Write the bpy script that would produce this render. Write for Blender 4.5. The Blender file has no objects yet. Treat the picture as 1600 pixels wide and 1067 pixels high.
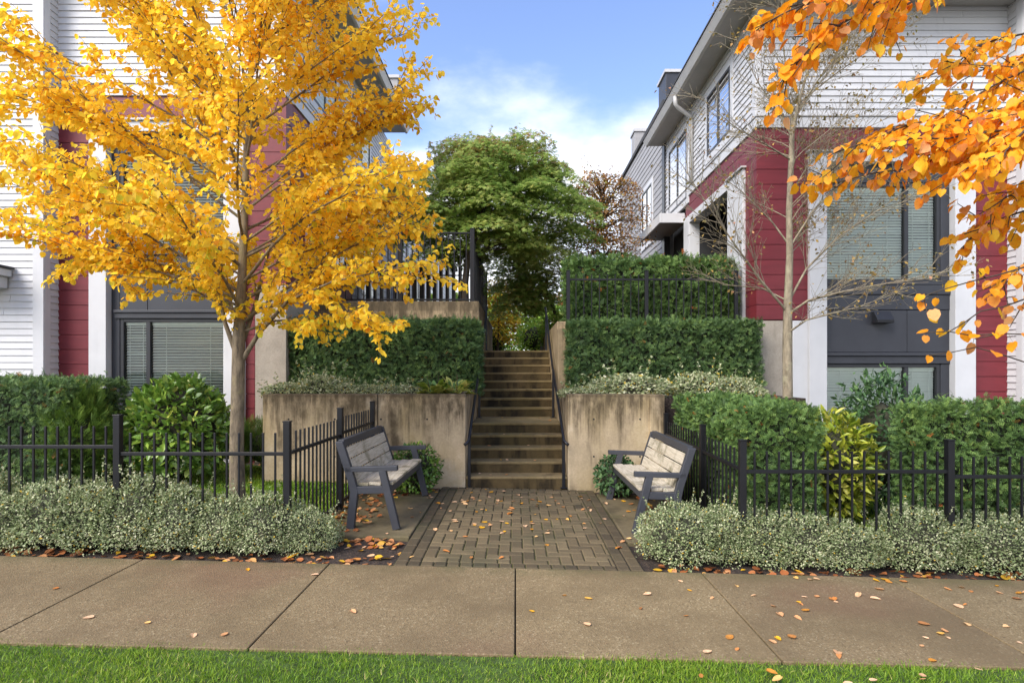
import bpy, bmesh, math, random
import numpy as np
from mathutils import Vector, Matrix

SC = bpy.context.scene
COL = SC.collection
R = math.radians
rnd = random.Random(7)
rng = np.random.default_rng(7)

# ------------------------------------------------------------------ camera, sky, sun
F, U0, V0, H = 920.0, 806.0, 578.0, 1.58          # focal length in photo pixels, principal point, eye height
cam_d = bpy.data.cameras.new('camera')
cam = bpy.data.objects.new('camera', cam_d); COL.objects.link(cam)
cam.location = (0, 0, H); cam.rotation_euler = (R(90), 0, 0)
cam_d.sensor_width = 36; cam_d.lens = F / 1600 * 36
cam_d.shift_x = (800 - U0) / 1600; cam_d.shift_y = (V0 - 533.5) / 1600
cam_d.clip_end = 800; cam_d.clip_start = 0.05
SC.camera = cam

SUN_EL, SUN_AZ = R(42), R(224)                     # azimuth clockwise from +Y: behind the camera, a little to its left
w = bpy.data.worlds.new('World'); SC.world = w; w.use_nodes = True
nt = w.node_tree; nt.nodes.clear()
sky = nt.nodes.new('ShaderNodeTexSky'); sky.sky_type = 'NISHITA'; sky.sun_disc = False
sky.sun_elevation = SUN_EL; sky.sun_rotation = SUN_AZ; sky.air_density = 1.0; sky.dust_density = 1.0; sky.ozone_density = 1.5
tc = nt.nodes.new('ShaderNodeTexCoord')
sep = nt.nodes.new('ShaderNodeSeparateXYZ'); nt.links.new(tc.outputs['Generated'], sep.inputs[0])
mp = nt.nodes.new('ShaderNodeMapping'); mp.inputs['Scale'].default_value = (1.6, 1.6, 3.4); mp.inputs['Location'].default_value = (3.2, 0.4, 0.9)
nt.links.new(tc.outputs['Generated'], mp.inputs[0])
nz = nt.nodes.new('ShaderNodeTexNoise'); nz.inputs['Scale'].default_value = 2.1; nz.inputs['Detail'].default_value = 7; nz.inputs['Roughness'].default_value = .55
nt.links.new(mp.outputs[0], nz.inputs['Vector'])
elev = nt.nodes.new('ShaderNodeMapRange'); elev.inputs['From Min'].default_value = .30; elev.inputs['From Max'].default_value = .47
elev.inputs['To Min'].default_value = .36; elev.inputs['To Max'].default_value = -.13
nt.links.new(sep.outputs['Z'], elev.inputs['Value'])
ad = nt.nodes.new('ShaderNodeMath'); ad.operation = 'ADD'
nt.links.new(nz.outputs['Fac'], ad.inputs[0]); nt.links.new(elev.outputs[0], ad.inputs[1])
cr = nt.nodes.new('ShaderNodeMapRange'); cr.interpolation_type = 'SMOOTHSTEP'; cr.inputs['From Min'].default_value = .46; cr.inputs['From Max'].default_value = .92
nt.links.new(ad.outputs[0], cr.inputs['Value'])
mx = nt.nodes.new('ShaderNodeMix'); mx.data_type = 'RGBA'
mx.inputs[7].default_value = (7.1, 7.3, 7.7, 1)
hs = nt.nodes.new('ShaderNodeHueSaturation'); hs.inputs['Saturation'].default_value = 1.06; hs.inputs['Hue'].default_value = .512; hs.inputs['Value'].default_value = 1.5
nt.links.new(sky.outputs[0], hs.inputs['Color'])
nt.links.new(cr.outputs[0], mx.inputs[0]); nt.links.new(hs.outputs[0], mx.inputs[6])
bg = nt.nodes.new('ShaderNodeBackground'); bg.inputs['Strength'].default_value = .105
nt.links.new(mx.outputs[2], bg.inputs['Color'])
wo = nt.nodes.new('ShaderNodeOutputWorld'); nt.links.new(bg.outputs[0], wo.inputs[0])

sun_d = bpy.data.lights.new('sun', 'SUN'); sun_d.energy = 2.3; sun_d.angle = R(36); sun_d.color = (1, .955, .89)
sun = bpy.data.objects.new('sun', sun_d); COL.objects.link(sun)
sd = Vector((math.sin(SUN_AZ) * math.cos(SUN_EL), math.cos(SUN_AZ) * math.cos(SUN_EL), math.sin(SUN_EL)))
sun.rotation_euler = sd.to_track_quat('Z', 'Y').to_euler(); sun.location = sd * 40

SC.view_settings.view_transform = 'Standard'; SC.view_settings.look = 'None'
SC.view_settings.exposure = 1.12; SC.view_settings.gamma = 1
SC.render.engine = 'CYCLES'
SC.cycles.use_denoising = True; SC.cycles.denoising_prefilter = 'NONE'
SC.cycles.max_bounces = 8; SC.cycles.transparent_max_bounces = 12

# ------------------------------------------------------------------ helpers
SL = -0.0244                                        # the street falls to one side
def gz(x): return SL * x
def P(u, v, d): return Vector(((u - U0) * d / F, d, H + (V0 - v) * d / F))
def X(u, d): return (u - U0) * d / F
def Z(v, d): return H + (V0 - v) * d / F

def tag(o, label=None, cat=None, group=None, kind=None):
    if label: o['label'] = label
    if cat: o['category'] = cat
    if group: o['group'] = group
    if kind: o['kind'] = kind
    return o
def thing(name, label, cat, loc=(0, 0, 0), rz=0, group=None):
    o = bpy.data.objects.new(name, None); COL.objects.link(o)
    o.location = loc; o.rotation_euler = (0, 0, rz); o.empty_display_size = .1
    return tag(o, label, cat, group)
def link(o, parent=None):
    COL.objects.link(o)
    if parent is not None:
        o.parent = parent
        o.matrix_parent_inverse = Matrix.Identity(4)
    return o
def copy_tree(o, parent=None):
    c = o.copy(); COL.objects.link(c)
    if parent is not None: c.parent = parent
    for ch in list(o.children): copy_tree(ch, c)
    return c

class MB:
    def __init__(self): self.v = []; self.f = []
    def add(self, vs, fs):
        n = len(self.v); self.v += [tuple(p) for p in vs]; self.f += [tuple(i + n for i in f) for f in fs]; return self
    def box(self, x0, x1, y0, y1, z0, z1, m=None):
        vs = [(x0, y0, z0), (x1, y0, z0), (x1, y1, z0), (x0, y1, z0), (x0, y0, z1), (x1, y0, z1), (x1, y1, z1), (x0, y1, z1)]
        if m is not None: vs = [m @ Vector(p) for p in vs]
        return self.add(vs, [(0, 3, 2, 1), (4, 5, 6, 7), (0, 1, 5, 4), (1, 2, 6, 5), (2, 3, 7, 6), (3, 0, 4, 7)])
    def bar(self, a, b, wx, wz, side=None):           # rectangular bar from a to b
        a, b = Vector(a), Vector(b); t = (b - a).normalized()
        s = Vector(side) if side else (t.cross(Vector((0, 0, 1))) if abs(t.z) < .95 else Vector((1, 0, 0)))
        s = (s - t * s.dot(t)).normalized(); n = s.cross(t)
        vs = []
        for p in (a, b):
            for i, j in ((-1, -1), (1, -1), (1, 1), (-1, 1)): vs.append(p + s * (i * wx / 2) + n * (j * wz / 2))
        return self.add(vs, [(0, 1, 2, 3), (7, 6, 5, 4), (0, 4, 5, 1), (1, 5, 6, 2), (2, 6, 7, 3), (3, 7, 4, 0)])
    def tube(self, pts, rad, n=6, cap=True):
        pts = [Vector(p) for p in pts]
        if not hasattr(rad, '__len__'): rad = [rad] * len(pts)
        rings = []; ref = None
        for i, p in enumerate(pts):
            t = (pts[min(i + 1, len(pts) - 1)] - pts[max(i - 1, 0)])
            if t.length < 1e-7: t = Vector((0, 0, 1))
            t.normalize()
            if ref is None: ref = Vector((1, 0, 0)) if abs(t.x) < .8 else Vector((0, 1, 0))
            s = (ref - t * ref.dot(t)).normalized(); ref = s; q = t.cross(s)
            rings.append([p + (s * math.cos(2 * math.pi * k / n) + q * math.sin(2 * math.pi * k / n)) * rad[i] for k in range(n)])
        vs = [p for r_ in rings for p in r_]; fs = []
        for i in range(len(pts) - 1):
            for k in range(n):
                a = i * n + k; b = i * n + (k + 1) % n
                fs.append((a, b, b + n, a + n))
        if cap: fs.append(tuple(range(n - 1, -1, -1))); fs.append(tuple((len(pts) - 1) * n + k for k in range(n)))
        return self.add(vs, fs)
    def prism(self, poly, x0, x1):                    # polygon in (y,z), extruded along x
        n = len(poly); vs = [(x0, y, z) for y, z in poly] + [(x1, y, z) for y, z in poly]
        fs = [tuple(range(n - 1, -1, -1)), tuple(range(n, 2 * n))] + [(i, (i + 1) % n, n + (i + 1) % n, n + i) for i in range(n)]
        return self.add(vs, fs)
    def build(self, name, mat, parent=None, bevel=0, smooth=False, fix=True):
        me = bpy.data.meshes.new(name); me.from_pydata(self.v, [], self.f)
        if fix:
            b = bmesh.new(); b.from_mesh(me); bmesh.ops.recalc_face_normals(b, faces=b.faces); b.to_mesh(me); b.free()
        me.materials.append(mat)
        if smooth: me.polygons.foreach_set('use_smooth', [True] * len(me.polygons))
        o = link(bpy.data.objects.new(name, me), parent)
        if bevel:
            m = o.modifiers.new('bevel', 'BEVEL'); m.width = bevel; m.segments = 2; m.limit_method = 'ANGLE'; m.angle_limit = R(40)
        return o
def box(name, mat, x0, x1, y0, y1, z0, z1, parent=None, bevel=0):
    return MB().box(x0, x1, y0, y1, z0, z1).build(name, mat, parent, bevel)

# ---- materials
def mat(name):
    m = bpy.data.materials.new(name); m.use_nodes = True; t = m.node_tree
    return m, t, t.nodes['Principled BSDF']
def N(t, typ, **kw):
    n = t.nodes.new(typ)
    for k, v in kw.items():
        if k in n.inputs: n.inputs[k].default_value = v
        else: setattr(n, k, v)
    return n
def ramp(t, fac, stops):
    r_ = t.nodes.new('ShaderNodeValToRGB'); e = r_.color_ramp.elements
    while len(e) < len(stops): e.new(.5)
    for el, (p, c) in zip(e, stops): el.position = p; el.color = (*c, 1) if len(c) == 3 else c
    if fac is not None: t.links.new(fac, r_.inputs[0])
    return r_.outputs[0]
def coord(t, scale=(1, 1, 1), obj=False):
    if obj: src = N(t, 'ShaderNodeTexCoord').outputs['Object']
    else: src = N(t, 'ShaderNodeNewGeometry').outputs['Position']
    m = N(t, 'ShaderNodeMapping'); m.inputs['Scale'].default_value = scale
    t.links.new(src, m.inputs[0]); return m.outputs[0]
def noise(t, scale, detail=4, rough=.55, vec=None, stretch=(1, 1, 1), obj=False, dist=0):
    n = N(t, 'ShaderNodeTexNoise'); n.inputs['Scale'].default_value = scale; n.inputs['Detail'].default_value = detail; n.inputs['Roughness'].default_value = rough
    n.inputs['Distortion'].default_value = dist
    t.links.new(vec if vec is not None else coord(t, stretch, obj), n.inputs['Vector']); return n.outputs['Fac']
def mixc(t, fac, a, b, mode='MIX'):
    m = N(t, 'ShaderNodeMix', data_type='RGBA', blend_type=mode)
    for sock, v in ((m.inputs[0], fac), (m.inputs[6], a), (m.inputs[7], b)):
        if hasattr(v, 'is_output'): t.links.new(v, sock)
        else: sock.default_value = v if not isinstance(v, tuple) else ((*v, 1) if len(v) == 3 else v)
    return m.outputs[2]
def mrange(t, fac, a, b, c=0, d=1, smooth=True):
    m = N(t, 'ShaderNodeMapRange'); m.inputs[1].default_value = a; m.inputs[2].default_value = b; m.inputs[3].default_value = c; m.inputs[4].default_value = d
    if smooth: m.interpolation_type = 'SMOOTHSTEP'
    t.links.new(fac, m.inputs[0]); return m.outputs[0]
def bump(t, p, fac, strength=.3, dist=.01):
    b = N(t, 'ShaderNodeBump'); b.inputs['Strength'].default_value = strength; b.inputs['Distance'].default_value = dist
    t.links.new(fac, b.inputs['Height']); t.links.new(b.outputs[0], p.inputs['Normal'])

def m_paint(name, c, var=.06, rough=.5, dirt=.0, scale=3, stretch=(1, 1, 1), bmp=.05, spec=.4):
    m, t, p = mat(name)
    d = tuple(x * (1 - var * 2) for x in c); l = tuple(min(1, x * (1 + var)) for x in c)
    col = ramp(t, noise(t, scale, 6, .6, stretch=stretch), [(.3, d), (.7, l)])
    if dirt:
        f = mrange(t, noise(t, 2.2, 7, .65, stretch=(3, 3, .35)), .52, .78)
        f2 = N(t, 'ShaderNodeMath', operation='MULTIPLY'); t.links.new(f, f2.inputs[0]); f2.inputs[1].default_value = dirt
        col = mixc(t, f2.outputs[0], col, tuple(x * .45 for x in c))
    t.links.new(col, p.inputs['Base Color']); p.inputs['Roughness'].default_value = rough; p.inputs['Specular IOR Level'].default_value = spec
    if bmp: bump(t, p, noise(t, 90, 3), bmp, .003)
    return m
def m_concrete(name, base, dark, moss, streak=.8, mossy=.4, pale=None, cut=(.46, .66), top=None):
    m, t, p = mat(name)
    big = ramp(t, noise(t, 1.7, 7, .62), [(.3, tuple(x * .72 for x in base)), (.55, base), (.75, pale or tuple(min(1, x * 1.25) for x in base))])
    fine = noise(t, 38, 5, .7)
    big = mixc(t, .35, big, ramp(t, fine, [(.3, (.35, .33, .3)), (.7, (.75, .74, .7))]), 'OVERLAY')
    ms = N(t, 'ShaderNodeMath', operation='MULTIPLY'); t.links.new(mrange(t, noise(t, 1.1, 6, .6, stretch=(1, 1, .6)), .42, .68), ms.inputs[0]); ms.inputs[1].default_value = mossy
    c = mixc(t, ms.outputs[0], big, moss)
    st = N(t, 'ShaderNodeMath', operation='MULTIPLY')
    t.links.new(mrange(t, noise(t, 4.2, 5, .6, stretch=(1, 1, .12), dist=.4), *cut), st.inputs[0])
    t.links.new(mrange(t, noise(t, 2.3, 5, .6), .35, .62, 0, streak), st.inputs[1])
    c = mixc(t, st.outputs[0], c, dark)
    if top:                                          # dirt washed down from the coping, in runs of uneven length
        sx = N(t, 'ShaderNodeSeparateXYZ'); t.links.new(coord(t), sx.inputs[0])
        run = N(t, 'ShaderNodeMath', operation='MULTIPLY_ADD'); t.links.new(noise(t, 7.5, 8, .78, stretch=(1, 1, .03)), run.inputs[0]); run.inputs[1].default_value = 2.6; t.links.new(sx.outputs['Z'], run.inputs[2])
        g1 = N(t, 'ShaderNodeMath', operation='MULTIPLY'); t.links.new(mrange(t, run.outputs[0], top + .72, top + 1.25), g1.inputs[0]); t.links.new(mrange(t, noise(t, 9, 6, .7, stretch=(1, 1, .35)), .3, .62, .1, .92), g1.inputs[1])
        c = mixc(t, g1.outputs[0], c, dark)
        c = mixc(t, mrange(t, sx.outputs['Z'], top - .05, top - .02, 0, .45), c, dark)
    t.links.new(c, p.inputs['Base Color']); p.inputs['Roughness'].default_value = .88; p.inputs['Specular IOR Level'].default_value = .25
    bump(t, p, fine, .35, .006)
    return m
def m_leaf(name, stops, trans=.35, rough=.5, attr='tint', spec=.3, obj_random=False, spots=None):
    m, t, p = mat(name)
    if obj_random: f = N(t, 'ShaderNodeObjectInfo').outputs['Random']
    else: f = N(t, 'ShaderNodeAttribute', attribute_name=attr).outputs['Fac']
    c = ramp(t, f, stops)
    c = mixc(t, .3, c, ramp(t, noise(t, 55, 3), [(.3, (.3, .3, .3)), (.7, (.7, .7, .7))]), 'OVERLAY')
    if spots: c = mixc(t, mrange(t, noise(t, 75, 5, .7), .56, .70, 0, .75), c, spots)
    t.links.new(c, p.inputs['Base Color']); p.inputs['Roughness'].default_value = rough; p.inputs['Specular IOR Level'].default_value = spec
    tr = N(t, 'ShaderNodeBsdfTranslucent'); t.links.new(c, tr.inputs['Color'])
    mxs = N(t, 'ShaderNodeMixShader'); mxs.inputs[0].default_value = trans
    t.links.new(p.outputs[0], mxs.inputs[1]); t.links.new(tr.outputs[0], mxs.inputs[2])
    t.links.new(mxs.outputs[0], t.nodes['Material Output'].inputs[0])
    return m
def m_bark(name, a, b, lichen=None):
    m, t, p = mat(name)
    c = ramp(t, noise(t, 14, 6, .7, stretch=(1.5, 1.5, .45)), [(.3, a), (.68, b)])
    if lichen: c = mixc(t, mrange(t, noise(t, 7, 5, .6), .5, .66, 0, .7), c, lichen)
    t.links.new(c, p.inputs['Base Color']); p.inputs['Roughness'].default_value = .9
    bump(t, p, noise(t, 40, 5, .7, stretch=(1.6, 1.6, .35)), .8, .012)
    return m

M = {}
M['sidewalk'] = None
def m_sidewalk():
    m, t, p = mat('exposed_aggregate')
    vo = N(t, 'ShaderNodeTexVoronoi'); vo.inputs['Scale'].default_value = 95; t.links.new(coord(t), vo.inputs['Vector'])
    speck = ramp(t, vo.outputs['Color'], [(0, (.05, .037, .022)), (.25, (.20, .147, .078)), (.75, (.265, .20, .108)), (1, (.50, .42, .27))])
    c = mixc(t, .7, (.24, .182, .10), speck)
    c = mixc(t, mrange(t, noise(t, 1.2, 6, .6), .38, .66, 0, .75), c, (.16, .117, .062))
    c = mixc(t, mrange(t, noise(t, .55, 4, .5), .5, .68, 0, .55), c, (.19, .105, .065))
    sx = N(t, 'ShaderNodeSeparateXYZ'); t.links.new(coord(t), sx.inputs[0])
    edge = N(t, 'ShaderNodeMath', operation='MULTIPLY')
    t.links.new(mrange(t, sx.outputs['Y'], 4.45, 4.72), edge.inputs[0]); t.links.new(mrange(t, noise(t, 5, 5, .6), .35, .6, 0, .6), edge.inputs[1])
    c = mixc(t, edge.outputs[0], c, (.10, .095, .04))
    sl = N(t, 'ShaderNodeMath', operation='MULTIPLY_ADD'); t.links.new(sx.outputs['X'], sl.inputs[0]); sl.inputs[1].default_value = 1 / 1.485; sl.inputs[2].default_value = .002
    fl = N(t, 'ShaderNodeMath', operation='FLOOR'); t.links.new(sl.outputs[0], fl.inputs[0])
    wn = N(t, 'ShaderNodeTexWhiteNoise', noise_dimensions='1D'); t.links.new(fl.outputs[0], wn.inputs['W'])
    c = mixc(t, 1.0, c, ramp(t, wn.outputs['Value'], [(0, (.84, .82, .80)), (1, (1.08, 1.06, 1.0))]), 'MULTIPLY')
    t.links.new(c, p.inputs['Base Color']); p.inputs['Roughness'].default_value = .8; p.inputs['Specular IOR Level'].default_value = .3
    bump(t, p, vo.outputs['Distance'], .5, .006)
    return m
M['sidewalk'] = m_sidewalk()
M['groove'] = m_paint('joint_dirt', (.045, .035, .022), .3, .95)
def m_soil():
    m, t, p = mat('bark_mulch')
    vo = N(t, 'ShaderNodeTexVoronoi'); vo.inputs['Scale'].default_value = 60; t.links.new(coord(t, (1, .7, 1)), vo.inputs['Vector'])
    c = ramp(t, vo.outputs['Color'], [(0, (.018, .012, .009)), (.6, (.045, .03, .021)), (1, (.10, .066, .045))])
    c = mixc(t, mrange(t, noise(t, 3, 5), .4, .65, 0, .6), c, (.03, .02, .014))
    t.links.new(c, p.inputs['Base Color']); p.inputs['Roughness'].default_value = .95
    bump(t, p, noise(t, 45, 6, .7), 1, .02); return m
M['soil'] = m_soil()
M['turf'] = m_paint('turf_soil', (.06, .10, .02), .3, .95, scale=12)
M['asphalt'] = m_paint('asphalt', (.055, .055, .058), .2, .9, scale=30, bmp=.3)
def m_brick():
    m, t, p = mat('paver')
    f = N(t, 'ShaderNodeAttribute', attribute_name='tint').outputs['Fac']
    c = ramp(t, f, [(0, (.065, .05, .03)), (.5, (.122, .092, .051)), (1, (.165, .126, .07))])
    c = mixc(t, .5, c, ramp(t, noise(t, 70, 5, .7), [(.3, (.3, .3, .3)), (.7, (.72, .7, .66))]), 'OVERLAY')
    c = mixc(t, mrange(t, noise(t, 1.4, 6, .62), .46, .66, 0, .5), c, (.06, .058, .03))
    t.links.new(c, p.inputs['Base Color']); p.inputs['Roughness'].default_value = .82; p.inputs['Specular IOR Level'].default_value = .3
    bump(t, p, noise(t, 120, 4), .4, .003); return m
M['brick'] = m_brick()
def m_joint():
    m, t, p = mat('paver_joint')
    c = ramp(t, noise(t, 1.3, 5, .6), [(.42, (.022, .018, .012)), (.6, (.075, .085, .012))])
    t.links.new(c, p.inputs['Base Color']); p.inputs['Roughness'].default_value = 1; return m
M['joint'] = m_joint()
M['pad'] = m_concrete('pad_concrete', (.15, .12, .07), (.045, .036, .02), (.075, .07, .026), .6, .8)
M['planter'] = m_concrete('stained_concrete', (.53, .415, .27), (.075, .055, .032), (.33, .245, .09), .9, .55, (.72, .61, .46), top=1.25)
M['tallwall'] = m_concrete('weathered_concrete', (.40, .305, .185), (.085, .064, .038), (.27, .20, .08), .9, .5, top=2.7)
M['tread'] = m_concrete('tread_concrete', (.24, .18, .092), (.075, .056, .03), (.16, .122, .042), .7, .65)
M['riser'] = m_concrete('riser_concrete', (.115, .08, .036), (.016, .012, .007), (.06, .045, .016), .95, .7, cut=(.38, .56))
M['base'] = m_concrete('grey_concrete', (.35, .31, .26), (.21, .18, .14), (.30, .26, .20), .5, .35)
M['white'] = m_paint('white_trim', (.56, .56, .565), .04, .45, .12, 2)
M['siding'] = m_paint('white_siding', (.56, .56, .565), .05, .5, .2, 2, (.5, .5, 3))
M['grey_siding'] = m_paint('grey_siding', (.32, .31, .305), .05, .55, .12, 2, (.5, .5, 3))
M['red'] = m_paint('red_board', (.165, .021, .028), .10, .5, .2, 4, (.4, .4, 3))
M['charcoal'] = m_paint('charcoal_panel', (.038, .040, .048), .08, .45, .1)
M['frame_dark'] = m_paint('dark_frame', (.026, .027, .031), .08, .4)
M['metal'] = m_paint('black_metal', (.009, .009, .011), .15, .42, spec=.35, bmp=.02)
M['rail'] = m_paint('rail_metal', (.012, .012, .017), .15, .32, spec=.5, bmp=.02)
M['bench_frame'] = m_paint('slate_paint', (.047, .049, .058), .1, .5)
M['gutter'] = m_paint('gutter_metal', (.50, .49, .48), .05, .35, .2)
M['soffit'] = m_paint('soffit_board', (.40, .385, .37), .05, .6)
M['roof'] = m_paint('roofing', (.06, .06, .062), .2, .9)
M['interior'] = m_paint('dark_interior', (.03, .03, .03), .1, .9)
M['slat'] = m_paint('blind_slat', (.86, .87, .81), .03, .5, bmp=0)
M['slat_closed'] = m_paint('closed_blind_slat', (.86, .87, .80), .03, .5, bmp=0)
def m_glass():
    m, t, p = mat('window_glass')
    tr = N(t, 'ShaderNodeBsdfTransparent'); tr.inputs[0].default_value = (.90, .96, .92, 1)
    gl = N(t, 'ShaderNodeBsdfGlossy'); gl.inputs['Roughness'].default_value = .015
    fr = N(t, 'ShaderNodeFresnel'); fr.inputs['IOR'].default_value = 1.62
    ms = N(t, 'ShaderNodeMixShader'); t.links.new(fr.outputs[0], ms.inputs[0]); t.links.new(tr.outputs[0], ms.inputs[1]); t.links.new(gl.outputs[0], ms.inputs[2])
    t.links.new(ms.outputs[0], t.nodes['Material Output'].inputs[0]); return m
M['glass'] = m_glass()
def m_wood():
    m, t, p = mat('weathered_wood')
    g = noise(t, 9, 6, .65, stretch=(9, .5, 9))
    c = ramp(t, g, [(.28, (.28, .235, .165)), (.5, (.48, .42, .32)), (.72, (.62, .56, .45))])
    c = mixc(t, mrange(t, noise(t, 3.2, 5, .6), .5, .68, 0, .75), c, (.115, .10, .045))
    t.links.new(c, p.inputs['Base Color']); p.inputs['Roughness'].default_value = .75; p.inputs['Specular IOR Level'].default_value = .3
    bump(t, p, g, .4, .004); return m
M['wood'] = m_wood()
M['plank_side'] = M['wood']
M['bark'] = m_bark('grey_brown_bark', (.055, .042, .028), (.27, .21, .135), (.24, .20, .10))
M['bark_pale'] = m_bark('lichen_bark', (.12, .095, .06), (.34, .28, .19), (.36, .33, .21))
M['bark_dark'] = m_bark('dark_bark', (.03, .022, .016), (.10, .075, .05))
M['shrub_core'] = m_paint('shrub_twigs', (.05, .05, .03), .4, .95, scale=20)
M['yew_core'] = m_paint('hedge_twigs', (.022, .026, .014), .4, .95, scale=20)
M['litter_twig'] = m_paint('dry_twig', (.10, .07, .04), .2, .9)
Y = m_leaf
M['leaf_yellow'] = Y('yellow_leaf', [(0, (.60, .62, .05)), (.08, (.88, .74, .06)), (.3, (.98, .64, .04)), (.7, (.99, .74, .07)), (.9, (.98, .52, .03)), (1, (.70, .28, .02))], .6, spots=(.92, .56, .03))
M['leaf_orange'] = Y('orange_leaf', [(0, (.95, .60, .04)), (.3, (.96, .45, .018)), (.6, (.94, .33, .014)), (.85, (.93, .50, .20)), (1, (.50, .16, .015))], .48, spots=(.42, .14, .02))
M['leaf_bare'] = Y('dry_leaf', [(0, (.14, .13, .04)), (.4, (.26, .19, .06)), (.75, (.44, .28, .07)), (1, (.50, .24, .13))], .35)
M['leaf_maple'] = Y('maple_leaf', [(0, (.11, .20, .04)), (.45, (.28, .41, .08)), (.8, (.50, .56, .15)), (.9, (.46, .42, .10)), (1, (.40, .20, .08))], .48)
M['leaf_rust'] = Y('rust_leaf', [(0, (.20, .10, .04)), (.5, (.36, .17, .05)), (.85, (.46, .26, .05)), (1, (.28, .28, .05))], .35)
M['leaf_far'] = Y('far_leaf', [(0, (.07, .14, .025)), (.6, (.16, .29, .04)), (1, (.42, .44, .06))], .35)
M['leaf_lime'] = Y('lime_leaf', [(0, (.16, .30, .04)), (.6, (.34, .52, .07)), (1, (.60, .62, .10))], .5)
M['leaf_gold'] = Y('gold_leaf', [(0, (.50, .34, .03)), (.6, (.78, .48, .03)), (1, (.42, .46, .04))], .35)
M['yew'] = Y('yew_needle', [(0, (.034, .070, .026)), (.5, (.10, .178, .056)), (.88, (.20, .30, .085)), (.97, (.26, .36, .08)), (1, (.36, .18, .05))], .25, .55)
M['yew_light'] = Y('yew_light_needle', [(0, (.040, .080, .024)), (.5, (.115, .205, .052)), (.88, (.22, .33, .08)), (.95, (.30, .40, .09)), (1, (.48, .15, .035))], .25, .55)
M['euonymus'] = Y('variegated_leaf', [(0, (.10, .14, .05)), (.35, (.20, .26, .105)), (.6, (.36, .40, .20)), (.85, (.58, .58, .36)), (.985, (.72, .69, .47)), (1, (.55, .38, .05))], .2, .5)
M['laurel'] = Y('laurel_leaf', [(0, (.06, .12, .02)), (.5, (.15, .28, .045)), (.85, (.28, .40, .06)), (1, (.52, .55, .12))], .2, .3, spec=.5)
M['aucuba'] = Y('aucuba_leaf', [(0, (.07, .15, .02)), (.4, (.26, .34, .03)), (.8, (.46, .47, .05)), (1, (.60, .56, .12))], .25, .35, spec=.5)
M['nandina'] = Y('nandina_leaf', [(0, (.03, .07, .03)), (.6, (.08, .16, .055)), (1, (.16, .26, .09))], .2, .45)
M['pine'] = Y('pine_needle', [(0, (.06, .11, .02)), (.6, (.14, .24, .035)), (1, (.26, .36, .06))], .2, .55)
M['hosta'] = Y('hosta_leaf', [(0, (.20, .28, .03)), (.35, (.50, .52, .10)), (.7, (.68, .62, .20)), (1, (.60, .36, .02))], .3, .45)
M['grass'] = Y('grass_blade', [(0, (.10, .21, .018)), (.5, (.20, .33, .03)), (.88, (.36, .46, .05)), (1, (.58, .50, .20))], .35, .5)
M['litter'] = Y('litter_leaf', [(0, (.14, .05, .02)), (.35, (.40, .13, .04)), (.7, (.62, .32, .14)), (1, (.72, .42, .03))], .15, .6)
M['fallen'] = Y('fallen_leaf', [(0, (.60, .22, .05)), (.25, (.70, .42, .22)), (.5, (.78, .50, .30)), (.7, (.80, .42, .02)), (.85, (.66, .28, .02)), (1, (.35, .15, .06))], .15, .6, obj_random=True)

# ------------------------------------------------------------------ leaf clouds
T_ROUND = (np.array([(0, 0, 0), (-.07, .20, .02), (.17, .45, .05), (.56, .45, .05), (.87, .23, .02), (1.05, 0, -.06), (.87, -.23, .02), (.56, -.45, .05), (.17, -.45, .05), (-.07, -.20, .02), (.46, 0, -.05)]),
           [(0, 10, 2, 1), (10, 3, 2), (10, 5, 4, 3), (0, 9, 8, 10), (10, 8, 7), (10, 7, 6, 5)])
T_LANCE = (np.array([(0, 0, 0), (.35, .17, .03), (.7, .13, .02), (1, 0, -.08), (.7, -.13, .02), (.35, -.17, .03), (.5, 0, -.02)]),
           [(0, 6, 2, 1), (6, 3, 2), (0, 5, 4, 6), (6, 4, 3)])
T_OVAL = (np.array([(0, 0, 0), (.5, .3, .04), (1, 0, -.05), (.5, -.3, .04)]), [(0, 2, 1), (0, 3, 2)])
T_BLADE = (np.array([(0, .05, 0), (0, -.05, 0), (.55, -.04, .0), (.55, .04, .0), (1, 0, -.18)]), [(0, 1, 2, 3), (3, 2, 4)])
def _sprig(n, ln, wd, ang, up=.25):
    vs, fs = [], []
    for i in range(n):
        x = .1 + .85 * i / (n - 1)
        for s in (-1, 1):
            a = ang * (1 - .25 * x); dx, dy = math.cos(a), math.sin(a) * s
            L = ln * (1.1 - .45 * x); k = len(vs)
            vs += [(x, 0, 0), (x + dx * L * .5 - dy * wd, dy * L * .5 + dx * wd * 1, up * L * .5), (x + dx * L, dy * L, up * L * .6), (x + dx * L * .5 + dy * wd, dy * L * .5 - dx * wd, up * L * .5)]
            fs.append((k, k + 1, k + 2, k + 3))
    k = len(vs); vs += [(0, .018, 0), (0, -.018, 0), (1, 0, 0)]; fs.append((k, k + 1, k + 2))
    return np.array(vs), fs
T_YEW = _sprig(4, .46, .095, .95)
T_PINE = _sprig(6, .55, .03, .7, .5)
def _palm(n=5):
    vs, fs = [], []
    for i in range(n):
        a = (i - (n - 1) / 2) * (2.3 / (n - 1)); L = 1 - .16 * abs(i - (n - 1) / 2); k = len(vs)
        c, s = math.cos(a), math.sin(a); wd = .10
        vs += [(0, 0, 0), (c * L * .5 - s * wd, s * L * .5 + c * wd, .02), (c * L, s * L, -.1), (c * L * .5 + s * wd, s * L * .5 - c * wd, .02)]
        fs.append((k, k + 1, k + 2, k + 3))
    return np.array(vs), fs
T_PALM = _palm()

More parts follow.
